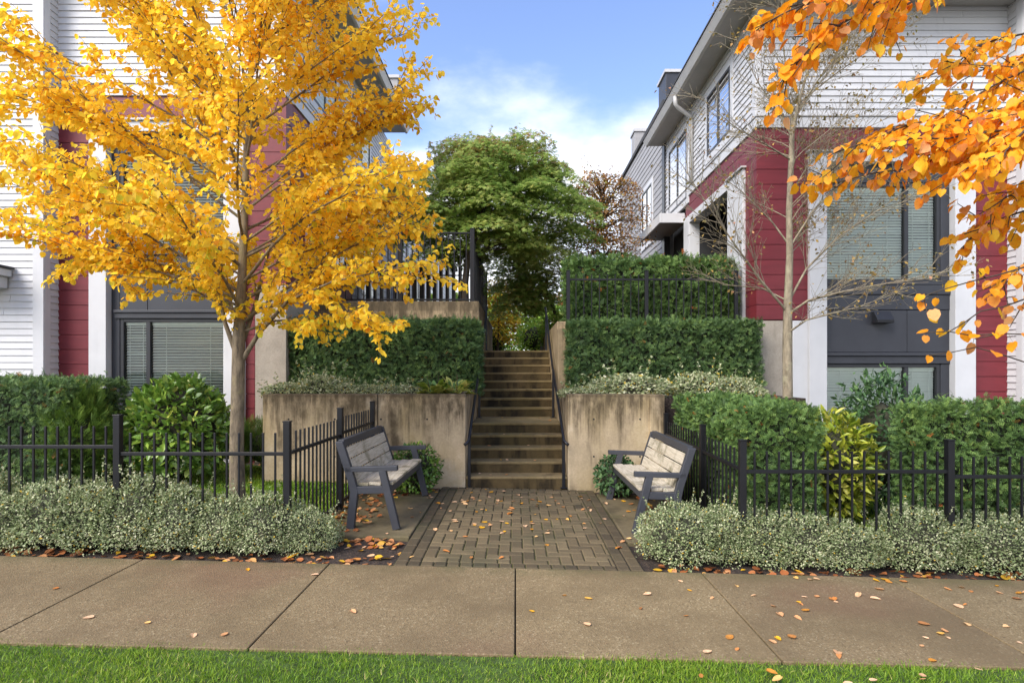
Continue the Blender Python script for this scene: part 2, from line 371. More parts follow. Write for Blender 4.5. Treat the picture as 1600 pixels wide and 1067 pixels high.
def norm(a): return a / np.maximum(np.linalg.norm(a, axis=1, keepdims=True), 1e-9)
def leaf_mesh(name, p, ax, nm, size, tint, tmpl, material, parent=None, widths=None):
    tv, tf = tmpl; n = len(p); k = len(tv)
    a = norm(ax); b = norm(np.cross(nm, a) + 1e-6); c = np.cross(a, b)
    s = size[:, None, None]; wv = (widths if widths is not None else np.ones(n))[:, None, None]
    V = p[:, None, :] + s * (tv[None, :, 0:1] * a[:, None, :] + wv * tv[None, :, 1:2] * b[:, None, :] + rng.uniform(-.4, 3.2, n)[:, None, None] * tv[None, :, 2:3] * c[:, None, :])
    V = V.reshape(-1, 3)
    tot = np.array([len(f) for f in tf]); idx = np.concatenate([np.array(f) for f in tf])
    loops = (idx[None, :] + (np.arange(n) * k)[:, None]).ravel()
    tots = np.tile(tot, n); starts = np.concatenate([[0], np.cumsum(tots)[:-1]])
    me = bpy.data.meshes.new(name)
    me.vertices.add(len(V)); me.vertices.foreach_set('co', V.ravel().astype(np.float32))
    me.loops.add(len(loops)); me.loops.foreach_set('vertex_index', loops.astype(np.int32))
    me.polygons.add(len(tots)); me.polygons.foreach_set('loop_start', starts.astype(np.int32))
    at = me.attributes.new('tint', 'FLOAT', 'POINT'); at.data.foreach_set('value', np.repeat(tint, k).astype(np.float32))
    me.materials.append(material); me.update(calc_edges=True)
    return link(bpy.data.objects.new(name, me), parent)
_ph = rng.uniform(0, 6.28, (12, 3)); _fr = norm(rng.normal(size=(12, 3)))
def wob(p, scale):                                   # cheap smooth noise, about -1..1
    o = np.zeros(len(p))
    for i in range(12):
        f = scale * (1 + .5 * (i % 4)); o += np.sin((p @ _fr[i]) * f + _ph[i, 0]) / 12 * 2.2
    return o
def rdir(n): return norm(rng.normal(size=(n, 3)))
def clamp01(a): return np.clip(a, 0, 1)

# ------------------------------------------------------------------ branches
class Wood:
    def __init__(self): self.mb = MB(); self.lp = []; self.ld = []
    def limb(self, pts, r0, r1, n=6):
        k = len(pts); self.mb.tube(pts, [r0 + (r1 - r0) * i / (k - 1) for i in range(k)], n, cap=False)
    def path(self, p, d, length, steps, wobble, up):
        p = Vector(p); d = Vector(d).normalized(); pts = [p.copy()]
        for i in range(steps):
            d = (d + Vector((rnd.gauss(0, wobble), rnd.gauss(0, wobble), rnd.gauss(0, wobble) + up))).normalized()
            p = p + d * (length / steps); pts.append(p.copy())
        return pts
    def leaves_on(self, pts, step, frm=0.0, jit=.5):
        tot = sum((pts[i + 1] - pts[i]).length for i in range(len(pts) - 1)); s = frm * tot + rnd.random() * step; acc = 0
        for i in range(len(pts) - 1):
            seg = pts[i + 1] - pts[i]; L = seg.length
            while s < acc + L:
                q = pts[i] + seg * ((s - acc) / L); self.lp.append(q); self.ld.append(seg.normalized()); s += step * (1 + rnd.uniform(-jit, jit))
            acc += L
        self.lp.append(pts[-1]); self.ld.append((pts[-1] - pts[-2]).normalized())
    def along(self, pts, f):
        x = f * (len(pts) - 1); i = min(int(x), len(pts) - 2); return pts[i].lerp(pts[i + 1], x - i), (pts[i + 1] - pts[i]).normalized()
    def side(self, d, ang, up=0.0):
        a = Vector((rnd.gauss(0, 1), rnd.gauss(0, 1), rnd.gauss(0, .6))); a = (a - d * a.dot(d)).normalized()
        r_ = d * math.cos(ang) + a * math.sin(ang); r_.z += up; return r_.normalized()
    def arr(self): return np.array([tuple(p) for p in self.lp]), np.array([tuple(p) for p in self.ld])

# ------------------------------------------------------------------ ground
def sheet(name, mt, x0, x1, y0, y1, off, nx=1, ny=1, rough=0):
    vs, fs = [], []
    for j in range(ny + 1):
        for i in range(nx + 1):
            x = x0 + (x1 - x0) * i / nx; y = y0 + (y1 - y0) * j / ny
            vs.append((x, y, gz(x) + off + (rnd.uniform(-rough, rough) if rough else 0)))
    for j in range(ny):
        for i in range(nx): a = j * (nx + 1) + i; fs.append((a, a + 1, a + nx + 2, a + nx + 1))
    return tag(MB().add(vs, fs).build(name, mt, None, fix=False), kind='structure')
tag(box('ground', M['soil'], -150, 150, -60, 300, -4.2, -4.0), kind='structure')
sheet('road', M['asphalt'], -40, 40, -9, 1.3, -.16)
mb = MB(); mb.add([(-40, 1.3, gz(-40) - .2), (40, 1.3, gz(40) - .2), (40, 1.45, gz(40) - .2), (-40, 1.45, gz(-40) - .2), (-40, 1.3, gz(-40) - .012), (40, 1.3, gz(40) - .012), (40, 1.45, gz(40) - .012), (-40, 1.45, gz(-40) - .012)],
                 [(0, 3, 2, 1), (4, 5, 6, 7), (0, 1, 5, 4), (1, 2, 6, 5), (2, 3, 7, 6), (3, 0, 4, 7)])
tag(mb.build('kerb', M['base'], None, .01), kind='structure')
sheet('verge_soil', M['turf'], -40, 40, 1.45, 3.27, -.02, 60, 4, .006)
SW0, SW1 = 3.27, 4.70
sheet('sidewalk_base', M['groove'], -40, 40, SW0, SW1 + .01, -.022)
mb = MB()
for i in range(-16, 16):
    x0 = -.003 + 1.485 * i + .005; x1 = x0 + 1.475; y0 = SW0; y1 = SW1
    vs = [(x, y, gz(x) + z) for z in (-.02, 0) for (x, y) in ((x0, y0), (x1, y0), (x1, y1), (x0, y1))]
    mb.add(vs, [(4, 5, 6, 7), (0, 1, 5, 4), (1, 2, 6, 5), (2, 3, 7, 6), (3, 0, 4, 7)])
tag(mb.build('sidewalk', M['sidewalk'], None, .006), kind='structure')
sheet('soil_bed', M['soil'], -14, 14, SW1 + .01, 10.2, -.035, 140, 28, .012)

# pavers in herringbone, real bricks on a joint bed
PX0, PX1, PY0, PY1 = -.98, 1.03, SW1 + .012, 7.86
sheet('patio_joint_bed', M['joint'], PX0 - .005, PX1 + .005, PY0, PY1, -.010)
bv, bf, bt = [], [], []
def brick(x0, x1, y0, y1, tint, g=.0038):
    x0 = max(x0, bx[0]); x1 = min(x1, bx[1]); y0 = max(y0, bx[2]); y1 = min(y1, bx[3])
    if x1 - x0 < .025 or y1 - y0 < .025: return
    x0 += g; x1 -= g; y0 += g; y1 -= g; c = .009; dz = rnd.uniform(-.0015, .0015); k = len(bv)
    tz = [rnd.uniform(-.0012, .0012) for _ in range(4)]
    cs = [(x0, y0), (x1, y0), (x1, y1), (x0, y1)]; ins = [(x0 + c, y0 + c), (x1 - c, y0 + c), (x1 - c, y1 - c), (x0 + c, y1 - c)]
    for (x, y) in cs: bv.append((x, y, gz(x) - .03))
    for (x, y) in cs: bv.append((x, y, gz(x) - .0055 + dz))
    for q, (x, y) in enumerate(ins): bv.append((x, y, gz(x) + .0015 + dz + tz[q]))
    for q in range(4):
        a, b = q, (q + 1) % 4
        bf.append((k + a, k + b, k + 4 + b, k + 4 + a)); bf.append((k + 4 + a, k + 4 + b, k + 8 + b, k + 8 + a))
    bf.append((k + 8, k + 9, k + 10, k + 11)); bt.extend([tint] * 12)
S = .104
bx = (PX0 + 2 * S, PX1 - 2 * S, PY0 + S * 1.0, PY1 - S)
for a in range(-40, 60):                              # herringbone: each step of the stair holds one lying and one standing brick
    for b in range(-30, 30):
        ox = bx[0] + (a + 2 * b) * S; oy = bx[2] + (a - 2 * b) * S
        if -.5 < ox - bx[0] < 2.4 and -.5 < oy - bx[2] < 3.5:
            brick(ox, ox + 2 * S, oy, oy + S, rnd.gauss(.62, .2)); brick(ox + S * 0, ox + S, oy + S, oy + 3 * S, rnd.gauss(.62, .2))
bx = (PX0, PX1, PY0, PY1)
n = int((PX1 - PX0) / S)
for i in range(n):
    w_ = (PX1 - PX0) / n
    brick(PX0 + w_ * i, PX0 + w_ * (i + 1), PY0, PY0 + S, rnd.gauss(.2, .12)); brick(PX0 + w_ * i, PX0 + w_ * (i + 1), PY1 - S, PY1, rnd.gauss(.3, .12))
n = int((PY1 - PY0 - 2 * S) / (2 * S)) ; w_ = (PY1 - PY0 - 2 * S) / n
for i in range(n):
    y = PY0 + S + w_ * i
    for k in (0, 1):
        o = (w_ / 2 if k else 0)
        for xx in (PX0 + k * S, PX1 - (k + 1) * S): brick(xx, xx + S, max(PY0 + S, y - o), min(PY1 - S, y + w_ - o), rnd.gauss(.15, .12))
me = bpy.data.meshes.new('brick_paving'); me.from_pydata(bv, [], bf); me.materials.append(M['brick'])
at = me.attributes.new('tint', 'FLOAT', 'POINT'); at.data.foreach_set('value', np.clip(np.array(bt), 0, 1).astype(np.float32))
tag(link(bpy.data.objects.new('brick_paving', me)), kind='structure')
for x0, x1 in ((-2.0, PX0 - .012), (PX1 + .012, 2.02)):
    mb = MB(); y0, y1 = 5.48, 7.62
    mb.add([(x, y, gz(x) + z) for z in (-.08, .006) for (x, y) in ((x0, y0), (x1, y0), (x1, y1), (x0, y1))], [(4, 5, 6, 7), (0, 1, 5, 4), (1, 2, 6, 5), (2, 3, 7, 6), (3, 0, 4, 7)])
    tag(mb.build('bench_pad', M['pad'], None, .012), kind='structure')

# ------------------------------------------------------------------ stairs
SD, ST, SRZ, SLAND = 7.90, .297, .153, 1.24
SX0, SX1 = -.672, .692
stair = thing('concrete_staircase', 'mossy concrete staircase rising between the two planter walls', 'staircase', (0, SD, 0))
y = 0; step_y = []
for k in range(1, 14):
    dep = SLAND if k == 5 else ST
    step_y.append((SD + y, SD + y + dep, k * SRZ))
    mb = MB(); z0, z1 = (k - 1) * SRZ - (.25 if k == 1 else .0), k * SRZ
    x0, x1 = SX0 + .001, SX1 - .001
    last = k == 13; e = dep + (.02 if not last else .5)
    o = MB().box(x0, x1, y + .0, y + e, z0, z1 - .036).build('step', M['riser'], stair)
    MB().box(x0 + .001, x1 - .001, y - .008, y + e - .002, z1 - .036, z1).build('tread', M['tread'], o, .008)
    y += dep
STOP = SD + y - ST                                    # where the last riser stands
ZT = 13 * SRZ

def handrail(xs, sgn, label):
    h = thing('stair_handrail', label, 'handrail', (0, 0, 0), group='handrails of the staircase')
    a = Vector((xs, SD - .10, .64)); b = Vector((xs, 10.05, 1.585)); c = Vector((xs, 12.75, 2.93))
    MB().tube([a + Vector((sgn * .055, -.045, -.05)), a + Vector((sgn * .03, -.04, -.03)), a, b, b + Vector((0, .06, .0))], .021, 10).build('lower_rail', M['rail'], h, smooth=True)
    MB().tube([b + Vector((0, .08, .0)), b + Vector((0, .16, .02)), c, c + Vector((0, .35, .02))], .021, 10).build('upper_rail', M['rail'], h, smooth=True)
    for (py, pz0, pz1) in ((SD + .0, 0, .68), (10.07, 5 * SRZ, 1.58), (12.5, ZT, 2.80)):
        p = MB().box(xs - .02, xs + .02, py - .02, py + .02, pz0, pz1).build('post', M['rail'], h, .003)
        MB().box(xs - .045, xs + .045, py - .045, py + .045, pz0 - .002, pz0 + .01).build('base_plate', M['rail'], p)
    MB().tube([(xs + sgn * .07, 8.45, .72), (xs + sgn * .02, 8.45, .72), (xs, 8.45, .85)], .009, 6).build('bracket', M['rail'], h)
handrail(-.625, -1, 'black metal handrail on the stair side with the hosta planter')
handrail(.64, 1, 'black metal handrail on the stair side nearer the bare tree')

# planter and retaining walls
def planter(name, label, x0, x1, joint, ret):
    p = thing(name, label, 'wall', ((x0 + x1) / 2, SD, 0), group='concrete planter walls beside the stairs')
    q = -(x0 + x1) / 2
    def b(nm, a0, a1, y0, y1, z0, z1, m, bev=.012):
        return MB().box(a0 + q, a1 + q, y0 - SD, y1 - SD, z0, z1).build(nm, m, p, bev)
    zt = 1.255
    if joint: 
        b('wall_panel', x0, joint - .006, SD, SD + .22, -.3, zt, M['planter']); b('wall_panel', joint + .006, x1, SD + .0, SD + .22, -.3, zt + .002, M['planter'])
        b('joint_strip', joint - .02, joint + .02, SD + .02, SD + .2, -.3, zt - .006, M['groove'], 0)
    else: b('wall_panel', x0, x1, SD, SD + .22, -.3, zt, M['planter'])
    sx = x1 if x1 < 0 else x0
    ix = sx - .2 if x1 < 0 else sx
    b('side_wall', ix, ix + .2, SD + .224, 9.72 if x1 > 0 else 10.8, -.3, zt - .003, M['planter'])
    if joint: b('side_wall', x0, x0 + .2, SD + .224, 9.59, -.3, zt - .003, M['planter'])
    if ret: b('return_wall', x1 - .09, x1 + .11, SD - .045, SD + 1.9, -.3, zt - .004, M['planter'])
    # round form-tie holes
    for hx in np.arange(x0 + .35, x1 - .15, .62):
        for hz in (.42, .92):
            c = Vector((hx + q, -.002, hz)); vs = [c + Vector((.013 * math.cos(t_), 0, .013 * math.sin(t_))) for t_ in np.linspace(0, 6.28, 11)[:-1]]
            MB().add(vs, [tuple(range(10))]).build('tie_hole', M['interior'], p)
    return p
planter('planter_wall', 'stained concrete planter wall with vertical joint behind the hosta', -3.40, SX0 - .004, X(590, SD), False)
planter('planter_wall', 'streaked concrete planter wall beside the yew hedge and fence', SX1 + .004, 1.88, None, True)
tag(box('planter_soil', M['soil'], -3.2, SX0 - .21, SD + .225, 10.8, .6, 1.19), kind='structure')
tag(box('planter_soil', M['soil'], SX1 + .21, 4.0, SD + .225, 9.72, .6, 1.19), kind='structure')
tw = thing('retaining_wall', 'tall weathered concrete retaining wall under the black terrace fence', 'wall', (-2, 10.8, 0))
ZL = 2.84
MB().box(-1.78, 2 + SX0 - .003, 0, .25, 0, ZL).build('wall_panel', M['tallwall'], tw, .012)
MB().box(2 + SX0 - .228, 2 + SX0 - .003, .254, 6.2, 0, ZL - .003).build('side_wall', M['tallwall'], tw, .012)
pw = thing('retaining_wall', 'concrete pier and wall ending beside the trimmed hedge', 'wall', (SX1, 9.72, 0))
MB().box(.003, .27, 0, .22, 0, 2.27).build('pier', M['tallwall'], pw, .012)
MB().box(.003, .2, .224, 7, 0, 2.40).build('side_wall', M['tallwall'], pw, .012)
MB().box(.274, 3.3, .02, .2, 0, 2.262).build('wall_panel', M['tallwall'], pw, .012)
tag(box('terrace_soil', M['soil'], -3.78, SX0 - .24, 11.06, 30, 0, ZL - .06), kind='structure')
tag(box('terrace_soil', M['soil'], SX1 + .21, 4.1, 9.95, 30, 0, 2.22), kind='structure')
tag(box('path', M['pad'], SX0, SX1, STOP + .45, 30, 1.0, ZT - .002), kind='structure')
tag(box('courtyard_ground', M['pad'], -40, 40, 30, 80, 1.0, ZT - .01), kind='structure')

# ------------------------------------------------------------------ benches
def bench():
    b = thing('park_bench', 'slate framed bench with weathered planks in front of the stained planter wall', 'bench', group='benches facing each other across the patio')
    L = 1.60; m = M['bench_frame']
    for s in (-1, 1):
        yy = s * (L / 2 - .03); hd = (0, 1, 0)
        MB().bar((.60, yy, 0), (.46, yy, .57), .062, .07, hd).build('leg', m, b, .005)                     # splayed front leg
        o = MB()
        o.prism([(0, 0)] * 0 or [(.11, 0), (.185, 0), (.225, .36), (.19, .50), (.078, .845), (.004, .845), (.125, .47), (.15, .36)], yy - .031, yy + .031)
        for i, (px, py, pz) in enumerate(o.v): o.v[i] = (py, px, pz)
        o.build('leg', m, b, .005)                                                                            # rear leg and back post
        MB().bar((.10, yy, .575), (.61, yy, .592), .062, .050, hd).build('armrest', m, b, .006)
        MB().bar((.19, yy, .375), (.53, yy, .385), .05, .07, hd).build('side_rail', m, b, .004)
    yi = L / 2 - .063
    MB().bar((.528, -yi, .382), (.528, yi, .382), .03, .075, (1, 0, 0)).build('front_rail', m, b, .004)
    MB().bar((.045, -yi, .822), (.045, yi, .822), .055, .075, (1, 0, 0)).build('top_rail', m, b, .004)
    for i in range(3):
        xx = .255 + i * .122
        MB().bar((xx, -yi, .425 + i * .006), (xx, yi, .425 + i * .006), .114, .03, (1, 0, -.05)).build('seat_plank', M['wood'], b, .004)
    for i in range(3):
        z = .725 - i * .116; xx = .072 + (.80 - z) * .33
        MB().bar((xx, -yi, z), (xx, yi, z), .028, .111, (1, 0, .33)).build('back_plank', M['wood'], b, .004)
    return b
b1 = bench(); b1.location = (-1.735, 6.50, gz(-1.5) + .002); b1.rotation_euler.z = R(-1.5)
b2 = copy_tree(b1); b2.location = (1.765, 6.56, gz(1.5) + .004); b2.rotation_euler.z = R(180.5)
b1['label'] = 'slate framed bench backing onto the fence under the yellow tree'
b2['label'] = 'slate framed bench backing onto the fence and dense yew hedge'

# ------------------------------------------------------------------ iron fences
def fence(label, pts, zb, hts, spacing=.104, post_at=(), post_h=.09, ph=None, rails=(.07, .82), picket=.016, group=None, start_post=True, post_w=.056):
    """a run of panels from point to point; each panel is level; hts = height of picket tops above zb per panel"""
    f = thing('iron_fence', label, 'fence', (pts[0][0], pts[0][1], 0), group=group)
    o = Vector((pts[0][0], pts[0][1], 0)); pm = None
    for i in range(len(pts) - 1):
        a, c = Vector((*pts[i], 0)), Vector((*pts[i + 1], 0)); t = (c - a); L = t.length; t.normalize(); zt = hts[i]; z0 = zb[i]
        for r_ in rails:
            zr = z0 + (zt - z0) * r_ if r_ < 1 else zt
            MB().bar(a - o + Vector((0, 0, zr)), c - o + Vector((0, 0, zr)), .032 if r_ < 1 else .034, .03).build('rail', M['metal'], f, .003)
        n_ = max(1, int(round(L / spacing)))
        for k in range(1, n_):
            q = a + t * (L * k / n_) - o; key = (round(zt - z0, 4))
            if pm is None or pm[0] != key:
                w2 = picket / 2
                ob = MB().box(-w2, w2, -w2, w2, 0, zt - z0).build('picket', M['metal'], f, .002); pm = (key, ob)
            else: ob = pm[1].copy(); COL.objects.link(ob); ob.parent = f
            ob.location = (q.x, q.y, z0); ob.rotation_euler.z = math.atan2(t.y, t.x)
    for i in range(0 if start_post else 1, len(pts)):
        q = Vector((*pts[i], 0)) - o; j = min(i, len(hts) - 1); k = max(0, i - 1); zt = max(hts[j], hts[k]) + post_h; z0 = min(zb[j], zb[k]); w2 = post_w / 2
        p = MB().box(q.x - w2, q.x + w2, q.y - w2, q.y + w2, z0 - .1, zt).build('post', M['metal'], f, .004)
        MB().box(q.x - w2 - .004, q.x + w2 + .004, q.y - w2 - .004, q.y + w2 + .004, zt, zt + .012).build('cap', M['metal'], p, .003)
    return f
FD = 5.02
zL1, zL2 = Z(676, FD), Z(666, FD)
G1 = 'black iron fences around the front gardens'
xa, xb = X(184.5, FD), X(449, FD)
fence('low black iron fence crossing the lawn below the yellow tree', [(xb, FD), (xa, FD), (xa - 1.75, FD), (xa - 3.5, FD), (xa - 5.3, FD)], [gz(-2.2) + .0, gz(-4) + .04, .17, .2], [zL1, zL2, zL2 + .05, zL2 + .09], group=G1)
fence('low black iron fence running behind the bench under the yellow tree', [(xb - .005, FD + .1), (X(531.5, 6.45), 6.45), (X(582, 7.8), 7.8)], [gz(-1.9), gz(-1.9) + .02], [zL1, zL1 + .02], group=G1, start_post=False)
xc, xd = X(1160, FD), X(1483.5, FD)
zR1, zR2 = Z(705, FD), Z(713, FD)
fence('low black iron fence crossing in front of the yellow aucuba', [(xc, FD), (xd, FD), (xd + 1.75, FD), (xd + 3.5, FD)], [gz(2.8) + .0, gz(4.5), gz(6)], [zR1, zR2, zR2 - .05], group=G1)
fence('low black iron fence running between a bench and the yew hedge', [(xc + .005, FD + .1), (X(1098, 6.2), 6.2), (X(1040.5, 7.78), 7.78)], [gz(1.9), gz(1.9)], [zR1 + .01, zR1 + .02], group=G1, start_post=False)
# terrace fences
fence('tall black iron fence along the terrace above the retaining wall', [(X(738, 11.2), 11.2), (-2.2, 11.2), (-3.7, 11.2)], [ZL + .06] * 2, [4.20] * 2, spacing=.115, rails=(.012, .985), picket=.019, post_h=.05, post_w=.085)
fence('tall black iron fence turning back along the top of the stairs', [(X(738, 11.2) + .004, 11.3), (-.82, 13.2), (-.81, 15.8)], [ZL + .03] * 2, [4.17, 4.15], spacing=.115, rails=(.03, .985), picket=.019, post_h=.05, start_post=False, post_w=.085)
fence('dark fence of broad pickets standing farther back on the terrace', [(-1.05, 14.4), (-2.3, 14.4), (-3.6, 14.4)], [ZL] * 2, [4.12, 4.16], spacing=.16, rails=(.12, .82), picket=.085, post_h=.08, post_w=.11)
fence('black iron fence sunk into the tall hedge over the pier', [(.87, 9.79), (X(1010, 9.79), 9.79), (3.66, 9.79)], [2.28, 2.30], [3.17, 3.17], spacing=.125, rails=(.12, .9), picket=.016, post_h=.05, post_w=.06)

# ------------------------------------------------------------------ houses
DB = 9.6
def lap(mb, a, b, z0, z1, e, out, t=.019):
    """lap siding from point a to b (x,y), courses of height e between z0 and z1; out = outward normal (x,y)"""
    z = z0; ox, oy = out
    while z < z1 - .005:
        zz = min(z + e, z1); hi = .002
        Lt = math.hypot(b[0] - a[0], b[1] - a[1]); cuts = [0.0]; q = rnd.uniform(.6, 3.6)
        while q < Lt - .3: cuts.append(q); q += rnd.uniform(2.6, 3.7)
        cuts.append(Lt)
        for c0, c1 in zip(cuts, cuts[1:]):                # boards butted end to end
            f0, f1 = (c0 + (.003 if c0 else 0)) / Lt, (c1 - (.003 if c1 < Lt else 0)) / Lt; tj = t + rnd.uniform(-.002, .002)
            p = (a[0] + (b[0] - a[0]) * f0, a[1] + (b[1] - a[1]) * f0); r = (a[0] + (b[0] - a[0]) * f1, a[1] + (b[1] - a[1]) * f1)
            vs = [(p[0] + ox * tj, p[1] + oy * tj, z), (r[0] + ox * tj, r[1] + oy * tj, z), (r[0] + ox * hi, r[1] + oy * hi, zz), (p[0] + ox * hi, p[1] + oy * hi, zz),
                  (p[0] - ox * .01, p[1] - oy * .01, z), (r[0] - ox * .01, r[1] - oy * .01, z)]
            mb.add(vs, [(0, 1, 2, 3), (4, 5, 1, 0), (4, 0, 3), (1, 5, 2)])
        z = zz
    return mb
def siding(name, m, parent, a, b, z0, z1, e, out, t=.019): return lap(MB(), a, b, z0, z1, e, out, t).build(name, m, parent)
def window(parent, x0, x1, z0, z1, mull, yf, closed, tilt, pitch=.046):
    """window in the front plane: a dark frame, two panes, two blinds. yf = outer face of the frame"""
    fr = MB(); t = .055; y0, y1 = yf, yf + .09
    fr.box(x0, x0 + t, y0, y1, z0, z1).box(x1 - t, x1, y0, y1, z0, z1).box(x0 + t, x1 - t, y0, y1, z0, z0 + t).box(x0 + t, x1 - t, y0, y1, z1 - t, z1).box(mull - t * .6, mull + t * .6, y0 + .004, y1, z0 + t, z1 - t)
    w_ = fr.build('window', M['frame_dark'], parent, .004)
    MB().box(x0 - .0, x1 + .0, y0 - .05, y0 + .02, z0 - .045, z0 - .002).build('sill', M['charcoal'], w_, .004)
    for (p0, p1) in ((x0 + t, mull - t * .6), (mull + t * .6, x1 - t)):
        MB().add([(p0, y0 + .045, z0 + t), (p1, y0 + .045, z0 + t), (p1, y0 + .045, z1 - t), (p0, y0 + .045, z1 - t)], [(0, 1, 2, 3)]).build('pane', M['glass'], w_, fix=False)
        bl = MB(); z = z0 + t + .02
        while z < z1 - t:
            hw = .025; tj = tilt + rnd.gauss(0, .06); c, s = math.cos(tj), math.sin(tj); yc = y0 + .088 + rnd.gauss(0, .0015); z += rnd.gauss(0, .0012)
            bl.add([(p0 - .01, yc - hw * c, z - hw * s), (p1 + .01, yc - hw * c, z - hw * s), (p1 + .01, yc, z + .004), (p0 - .01, yc, z + .004), (p1 + .01, yc + hw * c, z + hw * s), (p0 - .01, yc + hw * c, z + hw * s)], [(0, 1, 2, 3), (3, 2, 4, 5)])
            z += pitch
        for q in (.2, .8):
            xq = p0 + (p1 - p0) * q; bl.box(xq - .004, xq + .004, y0 + .050, y0 + .053, z0 + t, z1 - t)
        bl.box(p0 - .01, p1 + .01, y0 + .062, y0 + .105, z1 - t - .05, z1 - t)
        bl.build('blind', M['slat_closed' if closed else 'slat'], w_, fix=False)
    return w_
def red_boards(mb_, x0, x1, y0, y1, z0, z1, e, axis='x'):
    z = z0
    while z < z1 - .01:
        zz = min(z + e, z1)
        mb_.box(x0, x1, y0, y1, z + .010, zz); mb_.box(x0 + .006, x1 - .006, y0 + .03, y1, z - .001, z + .0105); z = zz
    return mb_

def house(s, label, dz, zc, uc, us, wing):
    """one townhouse; s = +1 to the east of the stairs, -1 to the west. Heights come from uc, a dict of photo rows on the front plane"""
    h = thing('townhouse', label, 'house', (0, 0, 0), group='townhouses on both sides of the stairs')
    f = lambda u: X(u, DB); g = lambda v: Z(v, DB)
    def bx_(nm, m, u0, u1, v0, v1, y0, y1, bev=.006):
        a, b = sorted((f(u0), f(u1))); c, d = sorted((g(v0), g(v1))); return MB().box(a, b, y0, y1, c, d).build(nm, m, h, bev)
    return h, f, g, bx_

# --- right-hand house (east)
h, f, g, bx_ = house(1, 'white and red townhouse with pale closed blinds behind the bare tree', 0, 0, None, None, None)
XC = f(1182); EZ = 7.50
body = MB(); body.box(XC + .2, 16, 10.0, 10.8, -.3, EZ).box(XC + .2, 16, 13.2, 15.36, -.3, EZ).box(XC + .2, 16, 10.8, 13.2, 5.05, EZ).box(XC + 1.3, 16, 10.8, 13.2, -.3, 5.05)
body.build('inner_wall', M['interior'], h)
bx_('concrete_base', M['base'], 1182, 1238.5, 800, 501, DB + .01, 9.9)
bx_('corner_panel', M['white'], 1238.8, 1262, 800, 501, DB - .01, 9.9)
zr0, zr1 = g(500), g(201)
rb = MB(); red_boards(rb, f(1182), f(1263), DB, 9.9, zr0, zr1, .245); red_boards(rb, f(1263), f(1520), DB, 9.9, g(238), zr1, .39); red_boards(rb, f(1520), f(1574), DB, 9.9, g(800), g(238), .245)
rb.build('red_panel', M['red'], h)
red_side = MB()
def red_side_boards(y0, y1, z0, z1, e):
    z = z0
    while z < z1 - .01:
        zz = min(z + e, z1); red_side.box(XC - .0, XC + .2, y0, y1, z + .010, zz); red_side.box(XC + .03, XC + .2, y0 + .003, y1 - .003, z - .001, z + .0105); z = zz
red_side_boards(DB + .304, 10.06, zr0, zr1, .245); red_side_boards(10.062, 13.6, 5.06, zr1, .245)
red_side.build('red_panel', M['red'], h)
MB().box(XC + .01, XC + .2, DB + .304, 15.3, -.3, zr0 - .002).build('concrete_base', M['base'], h)
# white frame around the bay
bx_('bay_trim', M['white'], 1262, 1289, 800, 255, DB - .07, 9.9); bx_('bay_trim', M['white'], 1488, 1520, 800, 255, DB - .07, 9.9)
bx_('bay_trim', M['white'], 1262, 1520, 254.8, 241, DB - .07, 9.9); bx_('bay_cap', M['gutter'], 1258, 1524, 240.8, 237.5, DB - .11, 9.88)
bx_('charcoal_panel', M['charcoal'], 1289.2, 1487.8, 284, 255.2, DB + .06, 9.9)
bx_('charcoal_panel', M['charcoal'], 1289.2, 1421, 550, 484, DB + .06, 9.9); bx_('charcoal_panel', M['charcoal'], 1421.6, 1487.8, 550, 484, DB + .06, 9.9)
bx_('charcoal_panel', M['charcoal'], 1289.2, 1487.8, 483.4, 460, DB + .05, 9.9); bx_('charcoal_panel', M['charcoal'], 1289.2, 1487.8, 459.6, 444, DB + .03, 9.9)
bx_('charcoal_panel', M['charcoal'], 1289.2, 1487.8, 568, 556.5, DB + .04, 9.9); bx_('charcoal_panel', M['charcoal'], 1289.2, 1487.8, 556, 550.5, DB + .01, 9.9)
bx_('charcoal_panel', M['charcoal'], 1474, 1487.8, 443.5, 284.5, DB + .06, 9.9); bx_('charcoal_panel', M['charcoal'], 1474, 1487.8, 690, 568.5, DB + .06, 9.9)
bx_('charcoal_panel', M['charcoal'], 1289.2, 1487.8, 800, 690.5, DB + .06, 9.9)
window(h, f(1289.4), f(1473.6), g(440), g(284.6), f(1421), DB + .07, True, R(58)); window(h, f(1289.4), f(1473.6), g(687), g(568.6), f(1421), DB + .07, True, R(62))
v = MB().prism([(0, 0), (-.16, -.0), (-.17, .05), (-.07, .19), (0, .19)], f(1365), f(1391))
v.v = [(x, DB + .06 + y, g(505) + z) for x, y, z in v.v]
v.build('vent_hood', M['frame_dark'], h, .005)
# trim band and siding above
bx_('trim_band', M['white'], 1180.5, 1572, 200.6, 184, DB - .03, 9.9); bx_('trim_cap', M['gutter'], 1179, 1574, 183.6, 181, DB - .05, 9.9)
zs = g(181)
siding('siding', M['siding'], h, (XC + .11, DB), (f(1574), DB), zs, EZ, .1065, (0, -1)); MB().box(XC + .1, f(1600), DB + .002, 9.9, zs, EZ).build('sheathing', M['siding'], h)
MB().box(XC - .012, XC + .11, DB - .022, DB + .0, zs, EZ).build('corner_board', M['white'], h, .004); MB().box(XC - .022, XC + .0, DB + .001, DB + .13, zs, EZ).build('corner_board', M['white'], h, .004)
MB().box(XC - .03, XC + .2, DB + .302, 15.3, g(200.6), zs - .02).build('trim_band', M['white'], h, .006); MB().box(XC - .05, XC + .2, DB + .302, 15.3, zs - .02, zs).build('trim_cap', M['gutter'], h)
siding('siding', M['siding'], h, (XC, 15.36), (XC, DB + .13), zs, EZ, .1065, (-1, 0)); MB().box(XC + .002, XC + .2, DB + .302, 15.36, zs, EZ).build('sheathing', M['siding'], h)
